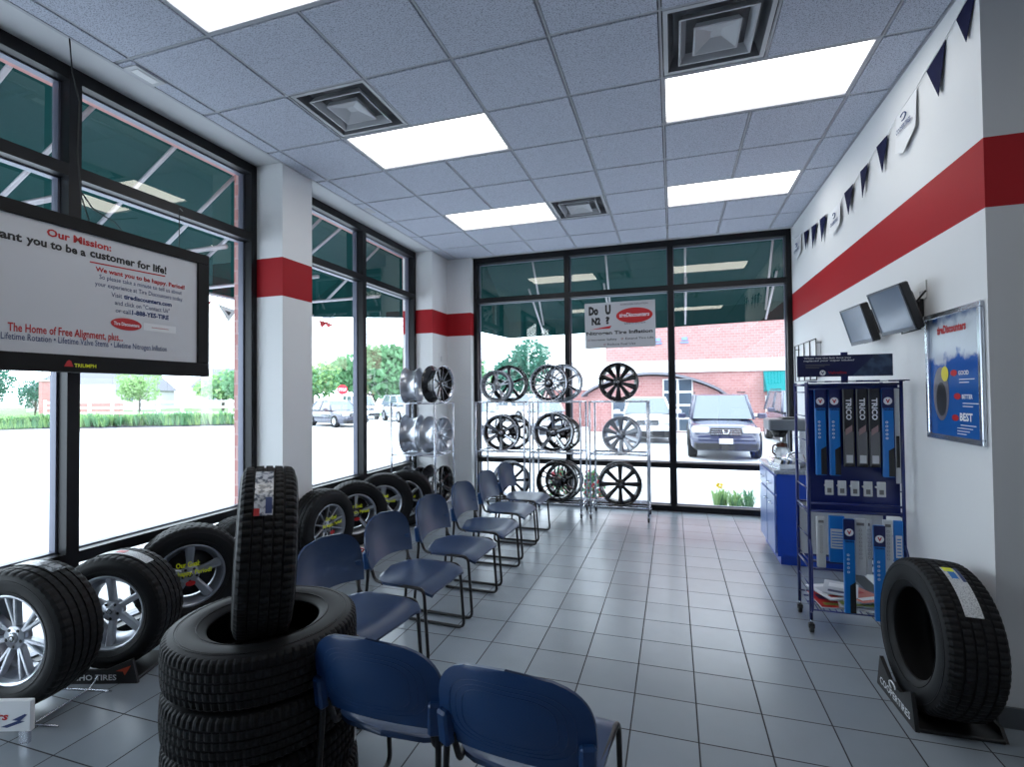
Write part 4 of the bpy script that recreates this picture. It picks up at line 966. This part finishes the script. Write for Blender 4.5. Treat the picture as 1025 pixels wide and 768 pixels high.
low = [(-.205, .77, .33, 'white', 'white wiper pack at the far left of the lower row', .05, 0), (.062, .77, .35, 'white', 'narrow white wiper pack left of the lowest hanging blue pack', .030, 0), (-.115, .78, .30, 'lblue', 'pale-labelled blue pack at the left of the lower row', .09, 0), (-.055, .77, .60, 'blue', 'long blue wiper pack left of the lower row', .062, -.026), (.015, .77, .36, 'white', 'white wiper pack centre of the lower row', .062, 0), (.11, .74, .60, 'blue', 'long blue wiper pack right of the lower row, hanging lowest', .062, -.026), (.165, .77, .35, 'white', 'white wiper pack right of the lower row', .05, 0), (.222, .77, .33, 'lblue', 'blue pack with white label at the right end of the lower row', .05, 0)]
for x, zt, L, k, lb, w_, dy in low: pack(lb, x, zt, L, k, RY0 - .012 + dy, w_)
for k in range(5):
    m = MB(); x = 1.11 - .155 + k * .072; m.box((x - .024, RY0 - .042, .915), (x + .024, RY0 - .036, 1.01), wpack_m, .002); m.box((x - .012, RY0 - .0428, .93), (x + .012, RY0 - .042, .96), gpack_m); m.box((x - .010, RY0 - .036, .96), (x + .010, RY0 + .04, .97), wpack_m)
    tag(m.build('price_card'), ['leftmost', 'second', 'third', 'fourth', 'rightmost'][k] + ' white price card below the top row of wiper packs', 'card', 'white price cards on the wiper rack')
# magazines in the basket
rs = random.Random(9); mc = [textr_m, white_m, navy_m, mat('olive_cover', (.22, .28, .05), .4), white_m, mat('orange_cover', (.55, .12, .08), .4), wpack_m]
t = thing('backing_card', 'tall white card strip at the right edge of the wiper rack', 'card', (1.345, RY0 - .01, 1.0)); m = MB(); m.box((-.012, -.004, 0), (.014, 0, .6), wpack_m); m.box((-.008, -.006, .1), (.010, -.004, .3), textk_m); m.build('strip', t)
pos = [(-.12, -.05, .1, 'lowest magazine at left of the rack basket, red cover'), (.02, -.07, -.2, 'white magazine low in the middle of the rack basket'), (.13, -.02, .15, 'navy magazine at the right of the rack basket'), (0, -.06, .05, 'magazine with olive cover in the rack basket'), (-.10, .0, .35, 'white magazine resting at left on the magazine pile'), (.05, -.03, .5, 'magazine with orange cover on the rack basket pile'), (-.04, .02, -.3, 'topmost pale magazine of the rack basket pile')]
for i, (x, y, a, lb) in enumerate(pos):
    m = MB(); m.box((-.10, -.135, 0), (.10, .135, .008), wpack_m, .001); m.box((-.10, -.135, .008), (.10, .135, .0088), mc[i]); m.box((-.07, -.1, .0088), (.08, -.06, .0092), mc[(i + 3) % 7]); m.box((-.07, .0, .0088), (.05, .08, .0092), mc[(i + 2) % 7])
    o = m.build('magazine'); o.location = (1.11 + x, 3.98 + y, .172 + i * .0098); o.rotation_euler = (0, 0, a); tag(o, lb, 'magazine', 'magazines in the rack basket')

# ================================================================== OUTSIDE
GZ = -.15
m = MB(); m.box((-120, -60, GZ - .2), (-3.75, 120, GZ), lot_m); m.box((-3.75, 7.3, GZ - .2), (120, 120, GZ), lot_m); struct('ground', m)
m = MB(); m.box((-3.95, -4, GZ), (-3.72, 7.5, -.02), kerb_m); m.box((-3.95, 7.3, GZ), (5, 7.5, -.02), kerb_m); struct('trim_3', m)
m = MB(); m.box((-3.78, 3.6, GZ), (-3.73, 3.95, CZ + .3), brick_m); m.box((-3.95, 6.9, GZ), (-3.73, 7.5, CZ + .3), brick_m)
m.box((-3.95, -4, CZ + .05), (-3.72, 7.5, 4.6), brick_m); m.box((-3.95, 7.3, CZ + .05), (5.2, 7.5, 4.6), brick_m); m.box((XR, 7.3, GZ), (5.2, 7.5, CZ + .1), brick_m); struct('wall_outside', m)
# awnings
t = thing('window_awning', 'dark green canvas awning outside the left windows', 'awning', (0, 0, 0))
AX, AZ, AT, AY = -6.0, 2.97, 4.5, 7.4
m = MB(); m.add([(-3.97, -3, AT), (-3.97, AY, AT), (AX, AY, AZ + .28), (AX, -3, AZ + .28)], [(0, 1, 2, 3)], awn_m); m.add([(AX, -3, AZ + .28), (AX, AY, AZ + .28), (AX, AY, AZ), (AX, -3, AZ)], [(0, 1, 2, 3)], awn_m)
m.add([(-3.97, AY, AT), (AX, AY, AZ + .28), (AX, AY, AZ), (-3.97, AY, 2.84)], [(0, 1, 2, 3)], awn_m); m.build('canvas', t)
awnf = mat('awning_tube', (.40, .38, .42), .4, metal=.3)
for k in range(7):
    y = -.2 + k * 1.3
    m = MB(); q = .035; m.tube([(-3.98, y, 3.0), (AX + q, y, AZ + .02)], .022, awnf, 6); m.tube([(-3.98, y, AT - .05), (AX + q, y, AZ + .25)], .022, awnf, 6); m.tube([(-4.9, y, 2.98), (-3.99, y + .3, 3.95)], .018, awnf, 6); m.build('frame_rib', t)
for z, x in ((AZ + .02, AX + .03), (3.6, -5.0), (3.1, -4.0)): m = MB(); m.tube([(x, -3, z), (x, AY - .05, z)], .022, awnf, 6); m.build('frame_rail', t)
t = thing('window_awning', 'dark green canvas awning outside the back window', 'awning', (0, 0, 0))
a0, a1, b0, b1 = -2.72, 4.2, 7.52, 8.45
m = MB(); ZL, ZR = 2.56, 2.72
m.add([(a0 - .28, b0, 4.1), (a1, b0, 4.1), (a1, b1, ZR + .28), (a0, b1, ZL + .28)], [(0, 1, 2, 3)], awn_m); m.add([(a0, b1, ZL + .28), (a1, b1, ZR + .28), (a1, b1, ZR), (a0, b1, ZL)], [(0, 1, 2, 3)], awn_m)
m.add([(a0 - .28, b0, 4.1), (a0, b1, ZL + .28), (a0, b1, ZL), (a0 - .28, b0, 2.60)], [(0, 1, 2, 3)], awn_m); m.build('canvas', t)
for k in range(6):
    x = -2.1 + k * 1.15; m = MB(); m.tube([(x, b0, 3.2), (x + .0, b1 - .03, 2.62 + .02 * k)], .016, awnf, 6); m.tube([(x, b0, 4.0), (x, b1 - .03, ZL + .2 + .02 * k)], .016, awnf, 6); m.build('frame_rib', t)
# outdoor pennants
m = MB(); m.add([(-6.000, 5.433, 2.873), (-6.000, 5.757, 2.827), (-6.000, 5.618, 2.642)], [(0, 1, 2)], white_m); m.add([(-5.997, 5.549, 2.803), (-5.997, 5.664, 2.792), (-5.997, 5.618, 2.734)], [(0, 1, 2)], textk_m)
m.tube([(-6.000, 5.433, 2.977), (-6.000, 5.433, 2.873), (-6.000, 5.757, 2.827), (-6.000, 5.757, 2.977)], .004, white_m, 5); tag(m.build('outdoor_pennant'), 'small white pennant hanging outside beside the pillar', 'pennant')
m = MB(); m.add([(-6.000, 5.029, 2.908), (-6.000, 5.341, 2.884), (-6.000, 5.156, 2.665)], [(0, 1, 2)], textr_m); m.tube([(-6.000, 5.029, 2.977), (-6.000, 5.029, 2.908), (-6.000, 5.341, 2.884), (-6.000, 5.341, 2.977)], .004, white_m, 5); tag(m.build('outdoor_pennant'), 'small red pennant hanging outside, left of the white one', 'pennant')
m = MB(); m.add([(-5.55, 6.98, 2.83), (-5.55, 7.22, 2.825), (-5.54, 7.33, 2.79), (-5.55, 7.20, 2.74), (-5.53, 7.12, 2.78), (-5.55, 7.04, 2.70)], [(0, 1, 2, 3, 4, 5)], textr_m)
m.tube([(-5.55, 6.98, 2.83), (-5.55, 7.2, 2.86), (-5.55, 7.40, 3.0)], .004, white_m, 5); tag(m.build('outdoor_pennant'), 'crumpled red pennant under the awning beyond the pillar', 'pennant')

# plants
def foliage(mb, c, rx, rz, n, size, mt, seed=0, up=0):
    r = random.Random(seed)
    for i in range(n):
        while True:
            p = Vector((r.uniform(-1, 1), r.uniform(-1, 1), r.uniform(-1, 1)))
            if p.length < 1: break
        p = p.normalized() * (p.length ** .5); q = Vector((c[0] + p.x * rx, c[1] + p.y * rx, c[2] + p.z * rz))
        a = Vector((r.gauss(0, 1), r.gauss(0, 1), r.gauss(0, 1) + up)).normalized() * size; b = a.cross(Vector((r.gauss(0, 1), r.gauss(0, 1), r.gauss(0, 1)))).normalized() * size * .45
        mb.add([q, q + a * .5 + b, q + a, q + a * .5 - b], [(0, 1, 2, 3)], mt if isinstance(mt, bpy.types.Material) else mt[i % len(mt)])
def tree(label, x, y, h, r, mt=leaf_m, seed=0, th=.3, n=1600, group=None):
    t = thing('tree', label, 'tree', (x, y, GZ), 0, group)
    m = MB(); m.tube([(0, 0, 0), (.05, .02, h * .35), (0, .05, h * .8)], [r * .055, r * .045, r * .02], bark_m, 8)
    for k in range(5): a = k * 1.26 + seed; m.tube([(0, 0, h * (th + .06 * k)), (math.cos(a) * r * .6, math.sin(a) * r * .6, h * (th + .25 + .05 * k))], [r * .03, r * .01], bark_m, 6)
    m.build('trunk', t); m = MB(); rr = random.Random(seed)
    H = h * (1 - th) / 2
    for k in range(7): a = rr.uniform(0, 6.3); foliage(m, (math.cos(a) * r * .45, math.sin(a) * r * .45, h * th + H * rr.uniform(.5, 1.5)), r * .55, H * .5, n // 7, r * .14, mt, seed * 10 + k)
    m.build('crown', t); return t
def tuft(mb, x, y, z, h, n, mt, seed):
    r = random.Random(seed)
    for i in range(n):
        a = r.uniform(0, 6.3); l = h * r.uniform(.6, 1.1); s_ = r.uniform(.15, .6) * h; p = Vector((x, y, z)); q = p + Vector((math.cos(a) * s_ * .5, math.sin(a) * s_ * .5, l * .75)); e = p + Vector((math.cos(a) * s_, math.sin(a) * s_, l * .85)); wv = Vector((-math.sin(a), math.cos(a), 0)) * h * .03
        mb.add([p - wv, p + wv, q + wv * .8, q - wv * .8, e], [(0, 1, 2, 3), (3, 2, 4)], mt)
# landscaped island: kerb ring points along the photo's line
ISL = [(-33.6, 16.2), (-32.0, 17.9), (-28.6, 18.9), (-26.2, 20.3), (-24.5, 21.3), (-21.5, 23.2), (-23, 26.3), (-35, 25.0), (-38, 20)]
m = MB(); m.prism([(x, y) for x, y in ISL], GZ, GZ + .12, kerb_m); struct('trim_4', m)
cx = sum(p[0] for p in ISL) / len(ISL); cy = sum(p[1] for p in ISL) / len(ISL)
m = MB(); m.prism([(cx + (x - cx) * .96, cy + (y - cy) * .96) for x, y in ISL], GZ + .12, GZ + .18, mulch_m); tag(m.build('mulch_bed'), 'dark mulch bed on the landscaped island in the car park', 'mulch'); bpy.data.objects['mulch_bed']['kind'] = 'stuff'
m = MB(); rs = random.Random(3)
for i in range(620):
    u = rs.random(); v = rs.random(); a = rs.choice(range(1, 6))
    p0 = Vector(ISL[a - 1]); p1 = Vector(ISL[a]); p = p0.lerp(p1, u); c_ = Vector((cx, cy)); d = .06 + .5 * v * v
    if a == 3 and v < .55: continue
    p = p.lerp(c_, d); tuft(m, p.x, p.y, GZ + .15, rs.uniform(.45, .95), 16, rs.choice((leaf_m, leafb_m, leafb_m, leaf_m)), i)
o = m.build('ornamental_grass'); tag(o, 'tufts of green ornamental grass on the car park island', 'grass'); o['kind'] = 'stuff'
m = MB(); m.box((-120, 21, GZ - .02), (-43, 60, GZ + .004), grass_m); m.box((-60, 36, GZ - .02), (-14, 42, GZ + .003), grass_m); o = m.build('lawn'); tag(o, 'green lawn behind the car park island', 'lawn'); o['kind'] = 'stuff'
# fence
t = thing('rail_fence', 'white three-rail fence behind the island', 'fence', (-36, 30, GZ)); rs = random.Random(5)
F0, F1 = Vector((-50, 28.5)), Vector((-27, 32.4)); nF = 11
for k in range(nF + 1): p = F0.lerp(F1, k / nF); m = MB(); m.box((p.x + 36 - .09, p.y - 30 - .09, 0), (p.x + 36 + .09, p.y - 30 + .09, 1.55), vinyl_m, .02); m.build('post', t)
for z in (.45, .9, 1.35):
    m = MB(); dx = (F1 - F0); L = dx.length; T = Matrix.Translation((F0.x + 36, F0.y - 30, z)) @ Matrix.Rotation(math.atan2(dx.y, dx.x), 4, 'Z'); m.box((0, -.03, -.08), (L, .03, .08), vinyl_m, 0, T); m.build('rail', t)
tree('young slim tree on the island, beside the window mullion', -31, 22.5, 3.5, 1.15, leafb_m, 1, .42)
tree('broad tree behind the white fence, left of the pillar', -36.5, 37.5, 5.0, 2.9, leaf_m, 2, .25, 2200)
tree('rounded tree behind the fence, nearest the pillar', -30, 36.8, 4.8, 2.5, [leafb_m, leaf_m], 3, .25, 2200)
tree('green tree right behind the fence middle', -44, 40.5, 4.7, 2.7, [leafb_m, leaf_m], 4, .25, 1800)
tree('dark evergreen at the far left edge', -66, 33, 6.0, 2.2, leafd_m, 5, .1, 1500)
tree('small dark evergreen at far left, beside the house', -62, 34.5, 4.0, 1.6, leafd_m, 6, .05, 1200)
tree('large round tree seen beyond the pillar', -29.9, 46, 7.2, 5.0, leaf_m, 8, .1, 3600)
tree('dense green tree right behind the window post', -17.5, 38, 5.8, 3.0, leaf_m, 9, .1, 3000)
tree('green tree behind the first back rim rack', -10.5, 37, 6.0, 2.5, leafd_m, 10, .2, 2200)
tree('small green tree seen left through the back window', -19, 48.7, 5.7, 1.9, leaf_m, 11, .2, 900)
# houses far left
def house(label, x, y, w_, d, h, rh, rz=0):
    t = thing('house', label, 'house', (x, y, GZ), rz); m = MB(); m.box((-w_ / 2, -d / 2, 0), (w_ / 2, d / 2, h), houseb_m); m.build('wall', t)
    m = MB(); o = .4; vs = [(-w_ / 2 - o, -d / 2 - o, h), (w_ / 2 + o, -d / 2 - o, h), (w_ / 2 + o, d / 2 + o, h), (-w_ / 2 - o, d / 2 + o, h), (-w_ / 2 + 1, 0, h + rh), (w_ / 2 - 1, 0, h + rh)]
    m.add(vs, [(0, 1, 5, 4), (1, 2, 5), (2, 3, 4, 5), (3, 0, 4), (0, 3, 2, 1)], roof_m); m.build('roof', t)
    for k in range(3): m = MB(); x_ = -w_ * .3 + k * w_ * .3; m.box((x_ - .5, -d / 2 - .04, 1), (x_ + .5, -d / 2, 2.1), carglass_m); m.build('window', t)
house('pale house with grey roof at the far left', -75, 50, 14, 8, 2.6, 2.6, .6); house('distant pale house with grey roof behind the fence', -62, 62, 13, 8, 3, 3, .5)
t = thing('brick_sign_wall', 'low brick monument wall with a tall brick pier', 'wall', (-52, 30.5, GZ), .55)
m = MB(); m.box((-1.0, -.3, 0), (5.0, .3, 1.3), brick_m); m.box((-.1, -.32, 1.3), (5.0, .32, 1.42), kerb_m); m.build('base', t); m = MB(); m.box((-1.1, -.4, 0), (-.1, .4, 3.2), brick_m); m.box((-1.2, -.5, 3.2), (0, .5, 3.35), kerb_m); m.build('pier', t); m = MB(); m.box((0, -.15, 1.42), (4.4, .15, 2.9), vinyl_m); m.build('sign_face', t)
# plants by the windows
m = MB()
for i in range(14): tuft(m, .72 + rs.uniform(-.16, .30), 7.86 + rs.uniform(-.14, .14), GZ, rs.uniform(.30, .42), 22, (leafb_m, leaf_m)[i % 2], 100 + i)
t = tag(m.build('daylily_plant'), 'green daylily clump outside the back window beside the counter', 'plant')
f = MB(); foliage(f, (.60, 7.80, .24), .04, .03, 24, .05, flower_m, 5); f.build('flower', t)
m = MB(); foliage(m, (-4.45, 5.0, .16), .36, .24, 1500, .07, [redleaf_m, redleaf_m, leaf_m], 12); m.tube([(-4.45, 5.0, GZ), (-4.45, 5, .2)], .02, bark_m, 6); tag(m.build('red_shrub'), 'red-leaved shrub outside the window beyond the pillar', 'shrub')
m = MB(); foliage(m, (-4.4, 6.0, .05), .36, .22, 900, .06, [redleaf_m, leaf_m], 13); m.tube([(-4.4, 6.0, GZ), (-4.4, 6, .1)], .02, bark_m, 6); tag(m.build('red_shrub'), 'smaller red shrub outside behind the left rim rack', 'shrub')
for k, x in enumerate((-1.75, -1.2)):
    m = MB(); foliage(m, (x, 7.9, .12), .16, .28, 500, .06, [leafd_m, leaf_m, redleaf_m], 20 + k); m.tube([(x, 7.9, GZ), (x, 7.9, .1)], .02, bark_m, 6); tag(m.build('window_shrub'), ('dark shrub outside behind the left and middle rim racks', 'dark shrub outside behind the middle and right rim racks')[k], 'shrub')

# cars ---------------------------------------------------------------
def car(label, loc, rz, paint, L=4.6, Wd=1.8, H=1.45, suv=False, cat='car'):
    t = thing('suv' if suv else 'car', label, cat, loc, rz)   # local: front towards -Y
    hw = Wd / 2; belt = .62 * H if not suv else .60 * H; gc = .20 if not suv else .26
    prof = [(-L / 2, gc + .10, belt * .62, .78), (-L / 2 + .10, gc, belt * .80, .90), (-L * .36, gc, belt * .90, .98), (-L * .22, gc, belt * .97, 1), (0, gc, belt, 1), (L * .25, gc, belt * 1.0, 1), (L * .40, gc, belt * (1.0 if suv else .98), .97), (L / 2 - .08, gc + .02, belt * .92, .90), (L / 2, gc + .12, belt * .8, .80)]
    m = MB(); rings = []
    for y, zb, zt, s_ in prof:
        w_ = hw * s_; hgt = zt - zb
        rings.append([(-w_ * .88, y, zb), (-w_ * .98, y, zb + hgt * .15), (-w_, y, zb + hgt * .5), (-w_ * .96, y, zb + hgt * .82), (-w_ * .85, y, zt), (-w_ * .4, y, zt + .025), (w_ * .4, y, zt + .025), (w_ * .85, y, zt), (w_ * .96, y, zb + hgt * .82), (w_, y, zb + hgt * .5), (w_ * .98, y, zb + hgt * .15), (w_ * .88, y, zb)])
    n = 12; vs = [p for r in rings for p in r]; fs = [(i * n + j, i * n + (j + 1) % n, (i + 1) * n + (j + 1) % n, (i + 1) * n + j) for i in range(len(rings) - 1) for j in range(n)] + [tuple(range(n))[::-1], tuple((len(rings) - 1) * n + j for j in range(n))]
    m.add(vs, fs, paint, True); m.build('body', t)
    # cabin
    y0, y1, y2, y3 = (-L * .20, -L * .07, L * .26, L * .40) if not suv else (-L * .24, -L * .12, L * .40, L * .47)
    b = belt + .01; tw = hw * .90; rw = hw * .70 if not suv else hw * .76
    m = MB(); vs = [(-tw, y0, b), (tw, y0, b), (tw, y3, b), (-tw, y3, b), (-rw, y1, H - .03), (rw, y1, H - .03), (rw, y2, H - .03), (-rw, y2, H - .03)]
    m.add(vs, [(0, 1, 5, 4), (1, 2, 6, 5), (2, 3, 7, 6), (3, 0, 4, 7)], carglass_m); m.build('windows', t)
    m = MB(); m.add([(-rw, y1, H - .03), (rw, y1, H - .03), (rw, y2, H - .03), (-rw, y2, H - .03), (-rw * .85, y1 + .1, H), (rw * .85, y1 + .1, H), (rw * .85, y2 - .1, H), (-rw * .85, y2 - .1, H)], [(0, 1, 5, 4), (1, 2, 6, 5), (2, 3, 7, 6), (3, 0, 4, 7), (4, 5, 6, 7)], paint, True)
    for sx in (-1, 1):
        for ya, yb in ((y0, y1), (y3, y2)): m.tube([(sx * tw, ya, b), (sx * rw, yb, H - .03)], .04, paint, 6)
        m.tube([(sx * tw, (y0 + y3) / 2, b), (sx * rw, (y1 + y2) / 2, H - .03)], .04, paint, 6); m.tube([(sx * rw, y1, H - .03), (sx * rw, y2, H - .03)], .035, paint, 6)
        if suv: m.tube([(sx * rw, y1 + .3, H + .05), (sx * rw, y2 - .2, H + .05)], .02, blkp_m, 6)
    m.build('roof', t)
    wr = .33 if not suv else .37
    for sx in (-1, 1):
        for y in (-L * .31, L * .30):
            m = MB(); T = Matrix.Translation((sx * (hw - .10), y, wr)); m.lathe([(.001, .11 * sx), (wr * .6, .11 * sx)], silver_m, 24, 'x', T); m.lathe([(wr * .6, .11 * sx), (wr * .92, .12 * sx), (wr, .08 * sx), (wr, -.1 * sx), (wr * .8, -.12 * sx)], rubber_m, 24, 'x', T); m.build('wheel', t)
    f = -L / 2
    for sx in (-1, 1):
        m = MB(); T = Matrix.Translation((sx * hw * .66, f + .04, belt * .78)); m.box((-.20, -.05, -.07), (.20, .08, .07), headl_m, .03, T); m.build('headlight', t)
        m = MB(); m.box((sx * (hw + .16) - .11, -L * .17, belt), (sx * (hw + .16) + .11 - .0, -L * .14, belt + .15), paint, .03); m.tube([(sx * hw * .93, -L * .155, belt + .03), (sx * (hw + .1), -L * .155, belt + .06)], .02, paint, 6); m.build('side_mirror', t)
    m = MB(); m.box((-.36, f - .03, belt * .66), (.36, f + .06, belt * .84), blkp_m, .02)
    for k in range(3): m.box((-.34, f - .045, belt * (.685 + .05 * k)), (.34, f - .028, belt * (.700 + .05 * k)), steel_m)
    m.tube([(-.07, f - .05, belt * .80), (-.05, f - .055, belt * .70), (.05, f - .055, belt * .70), (.07, f - .05, belt * .80)], .015, steel_m, 6); m.build('grille', t)
    m = MB(); m.box((-hw * .86, f - .015, gc + .02), (hw * .86, f + .1, belt * .48), blkp_m, .04); m.box((-hw * .8, f - .03, belt * .50), (hw * .8, f + .1, belt * .60), paint, .04); m.build('bumper', t)
    m = MB(); m.box((-.16, f - .045, belt * .45), (.16, f - .03, belt * .58), plate_m, .004); m.build('number_plate', t)
    return t
car('dark blue suv facing the back window in front of the brick building', (1.27, 15.9, GZ), math.radians(-1), carpaint['navy'], 4.7, 1.74, 1.66, True)
car('white car parked left of the dark suv', (-.95, 19.9, GZ), math.radians(3), carpaint['white'], 4.5, 1.85, 1.55)
car('car partly hidden by the counter, right of the dark suv', (4.15, 19.2, GZ), math.radians(0), carpaint['navy'], 4.6, 1.85, 1.75, True)
car('dark slate sedan crossing the car park beyond the pillar', (-18.3, 24.5, GZ), math.radians(65), carpaint['slate'], 4.3, 1.75, 1.45)
cl_ = [('silver car parked just behind the dark sedan', -16.8, 29.5, 'silver'), ('white car at left in the far parked row beyond the pillar', -21.8, 31.8, 'white'), ('silver suv farther along the parked row, beyond the window post', -12.6, 29.3, 'silver'), ('white suv by the left corner rim rack, far parked row', -9.3, 30.5, 'white')]
for lb, x, y, c_ in cl_: car(lb, (x, y, GZ), math.radians(50), carpaint[c_], 4.6, 1.85, 1.7, True)
car('silver car parked at the end of the white fence', (-24.5, 28.4, GZ), math.radians(30), carpaint['silver'], 4.5, 1.8, 1.5)
car('silver car seen between the left and middle back racks', (-5.6, 22.5, GZ), math.radians(15), carpaint['silver'], 4.5, 1.8, 1.5)
car('white car seen behind the left back rack', (-8.6, 22.0, GZ), math.radians(15), carpaint['white'], 4.5, 1.8, 1.5)
# stop sign, lamp posts
t = thing('stop_sign', 'red stop sign beyond the dark sedan', 'sign', (-20.6, 28.2, GZ), .6)
m = MB(); m.tube([(0, 0, 0), (0, 0, 2.0)], .03, steel_m, 6); m.build('pole', t); m = MB(); m.prism([(.34 * math.cos(k * PI / 4 + PI / 8), .34 * math.sin(k * PI / 4 + PI / 8)) for k in range(8)], 0, .02, mat('stop_red', (.6, .02, .04), .4), Matrix(((1, 0, 0, 0), (0, 0, 1, -.05), (0, 1, 0, 2.1), (0, 0, 0, 1)))); m.text('STOP', (-.26, -.055, 2.0), (.26, -.055, 2.0), (0, 0, 1), .2, textw_m, bold=.02); m.build('sign_face', t)
for x, y, h, lb in ((-11.2, 21.0, 4.1, 'grey lamp post beyond the left window post'), (-15.5, 52, 8.5, 'far lamp post above the back left rim rack')):
    t = thing('lamp_post', lb, 'lamp post', (x, y, GZ)); m = MB(); m.tube([(0, 0, 0), (0, 0, h)], [.08, .05], kerb_m, 8); m.build('pole', t); m = MB(); m.box((-.5, -.15, h), (.5, .15, h + .12), kerb_m, .03); m.build('lamp_head', t)
# brick building ------------------------------------------------------
t = thing('brick_building', 'pink brick shop building across the car park', 'building', (0, 24, GZ)); zz = .15
m = MB(); m.box((-3.0, 0, 0), (16, 10, 7.5), brick_m); m.build('wall', t)
m = MB(); m.box((-6.5, 2, 0), (-3.0, 10, 1.9), brick_m); m.build('side_wing', t)
m = MB(); m.add([(-7.0, 1.6, 1.9), (-2.9, 1.6, 2.5), (-2.9, 7, 4.2), (-7.0, 7, 3.4)], [(0, 1, 2, 3)], houseb_m); m.build('side_roof', t)
m = MB(); m.box((-3.1, -.12, 2.62), (16, 0, 3.15), vinyl_m); m.box((-3.12, -.2, 2.92), (16, -.12, 3.02), vinyl_m); m.box((1.8, -.10, 5.0), (16, 0, 5.25), vinyl_m); m.box((-3.1, -.08, .62), (16, 0, .78), vinyl_m); m.build('stone_band', t)
m = MB()
for k in range(3): m.box((-1.0 - .9 + k * 1.15, -.06, 4.05), (-1.0 - .65 + k * 1.15, 0, 4.2), lblue_m); m.box((-1.9 + k * 1.15 - .06, -.06, 3.93), (-1.6 + k * 1.15, 0, 4.0), lblue_m)
m.build('wall_marks', t)
# arched entrance
m = MB(); pts = [(-3.9 + 6.0 * k / 24, 1.55 + .95 * math.sin(PI * k / 24) ** .75) for k in range(25)]
arc_lo = [(x, z) for x, z in pts]; poly = [(-3.6, 0)] + [(x, z - .06) for x, z in pts[1:-1]] + [(1.8, 0)]
m.prism(poly, -1.2, 0.0, brick_m, Matrix(((1, 0, 0, 0), (0, 0, 1, 0), (0, 1, 0, 0), (0, 0, 0, 1)))); m.build('porch_wall', t)
m = MB()
for k in range(24): (xa, za), (xb, zb) = pts[k], pts[k + 1]; m.add([(xa, -1.6, za), (xb, -1.6, zb), (xb, 0, zb), (xa, 0, za), (xa, -1.6, za + .1), (xb, -1.6, zb + .1), (xb, 0, zb + .1), (xa, 0, za + .1)], [(0, 1, 2, 3), (7, 6, 5, 4), (0, 4, 5, 1)], roof_m)
m.build('arched_canopy', t)
darkpane = mat('shop_pane', (.06, .085, .12), .1, spec=.8)
def shopwin(x0, x1, z0, z1, y, nx, nz):
    m = MB(); m.box((x0, y - .03, z0), (x1, y, z1), vinyl_m); f = m.build('window', t); q = MB(); w_ = (x1 - x0) / nx; h_ = (z1 - z0) / nz
    for i in range(nx):
        for j in range(nz): q.box((x0 + w_ * i + .045, y - .04, z0 + h_ * j + .045), (x0 + w_ * (i + 1) - .045, y - .03, z0 + h_ * (j + 1) - .045), darkpane)
    q.build('pane', f)
shopwin(-.42, .80, .05, 2.3, -1.2, 2, 4); shopwin(1.0, 1.72, .9, 1.35, -1.2, 2, 2); shopwin(-2.6, -1.35, .2, 1.5, -1.2, 2, 2); shopwin(3.75, 5.0, .3, 1.55, -.1, 2, 2)
m = MB(); m.add([(3.7, -.05, 2.6), (6, -.05, 2.6), (6, -.9, 1.75), (3.7, -.9, 1.75)], [(0, 1, 2, 3)], teal_m); m.add([(3.7, -.05, 2.6), (3.7, -.9, 1.75), (3.7, -.05, 1.7)], [(0, 1, 2)], teal_m); m.add([(3.7, -.9, 1.75), (6, -.9, 1.75), (6, -.9, 1.6), (3.7, -.9, 1.6)], [(0, 1, 2, 3)], teal_m); m.build('teal_awning', t)
for x in (-1.05, .9): m = MB(); m.box((x - .08, -1.35, 1.15), (x + .08, -1.2, 1.4), blkp_m, .02); m.build('wall_lamp', t)
bpy.context.view_layer.update()
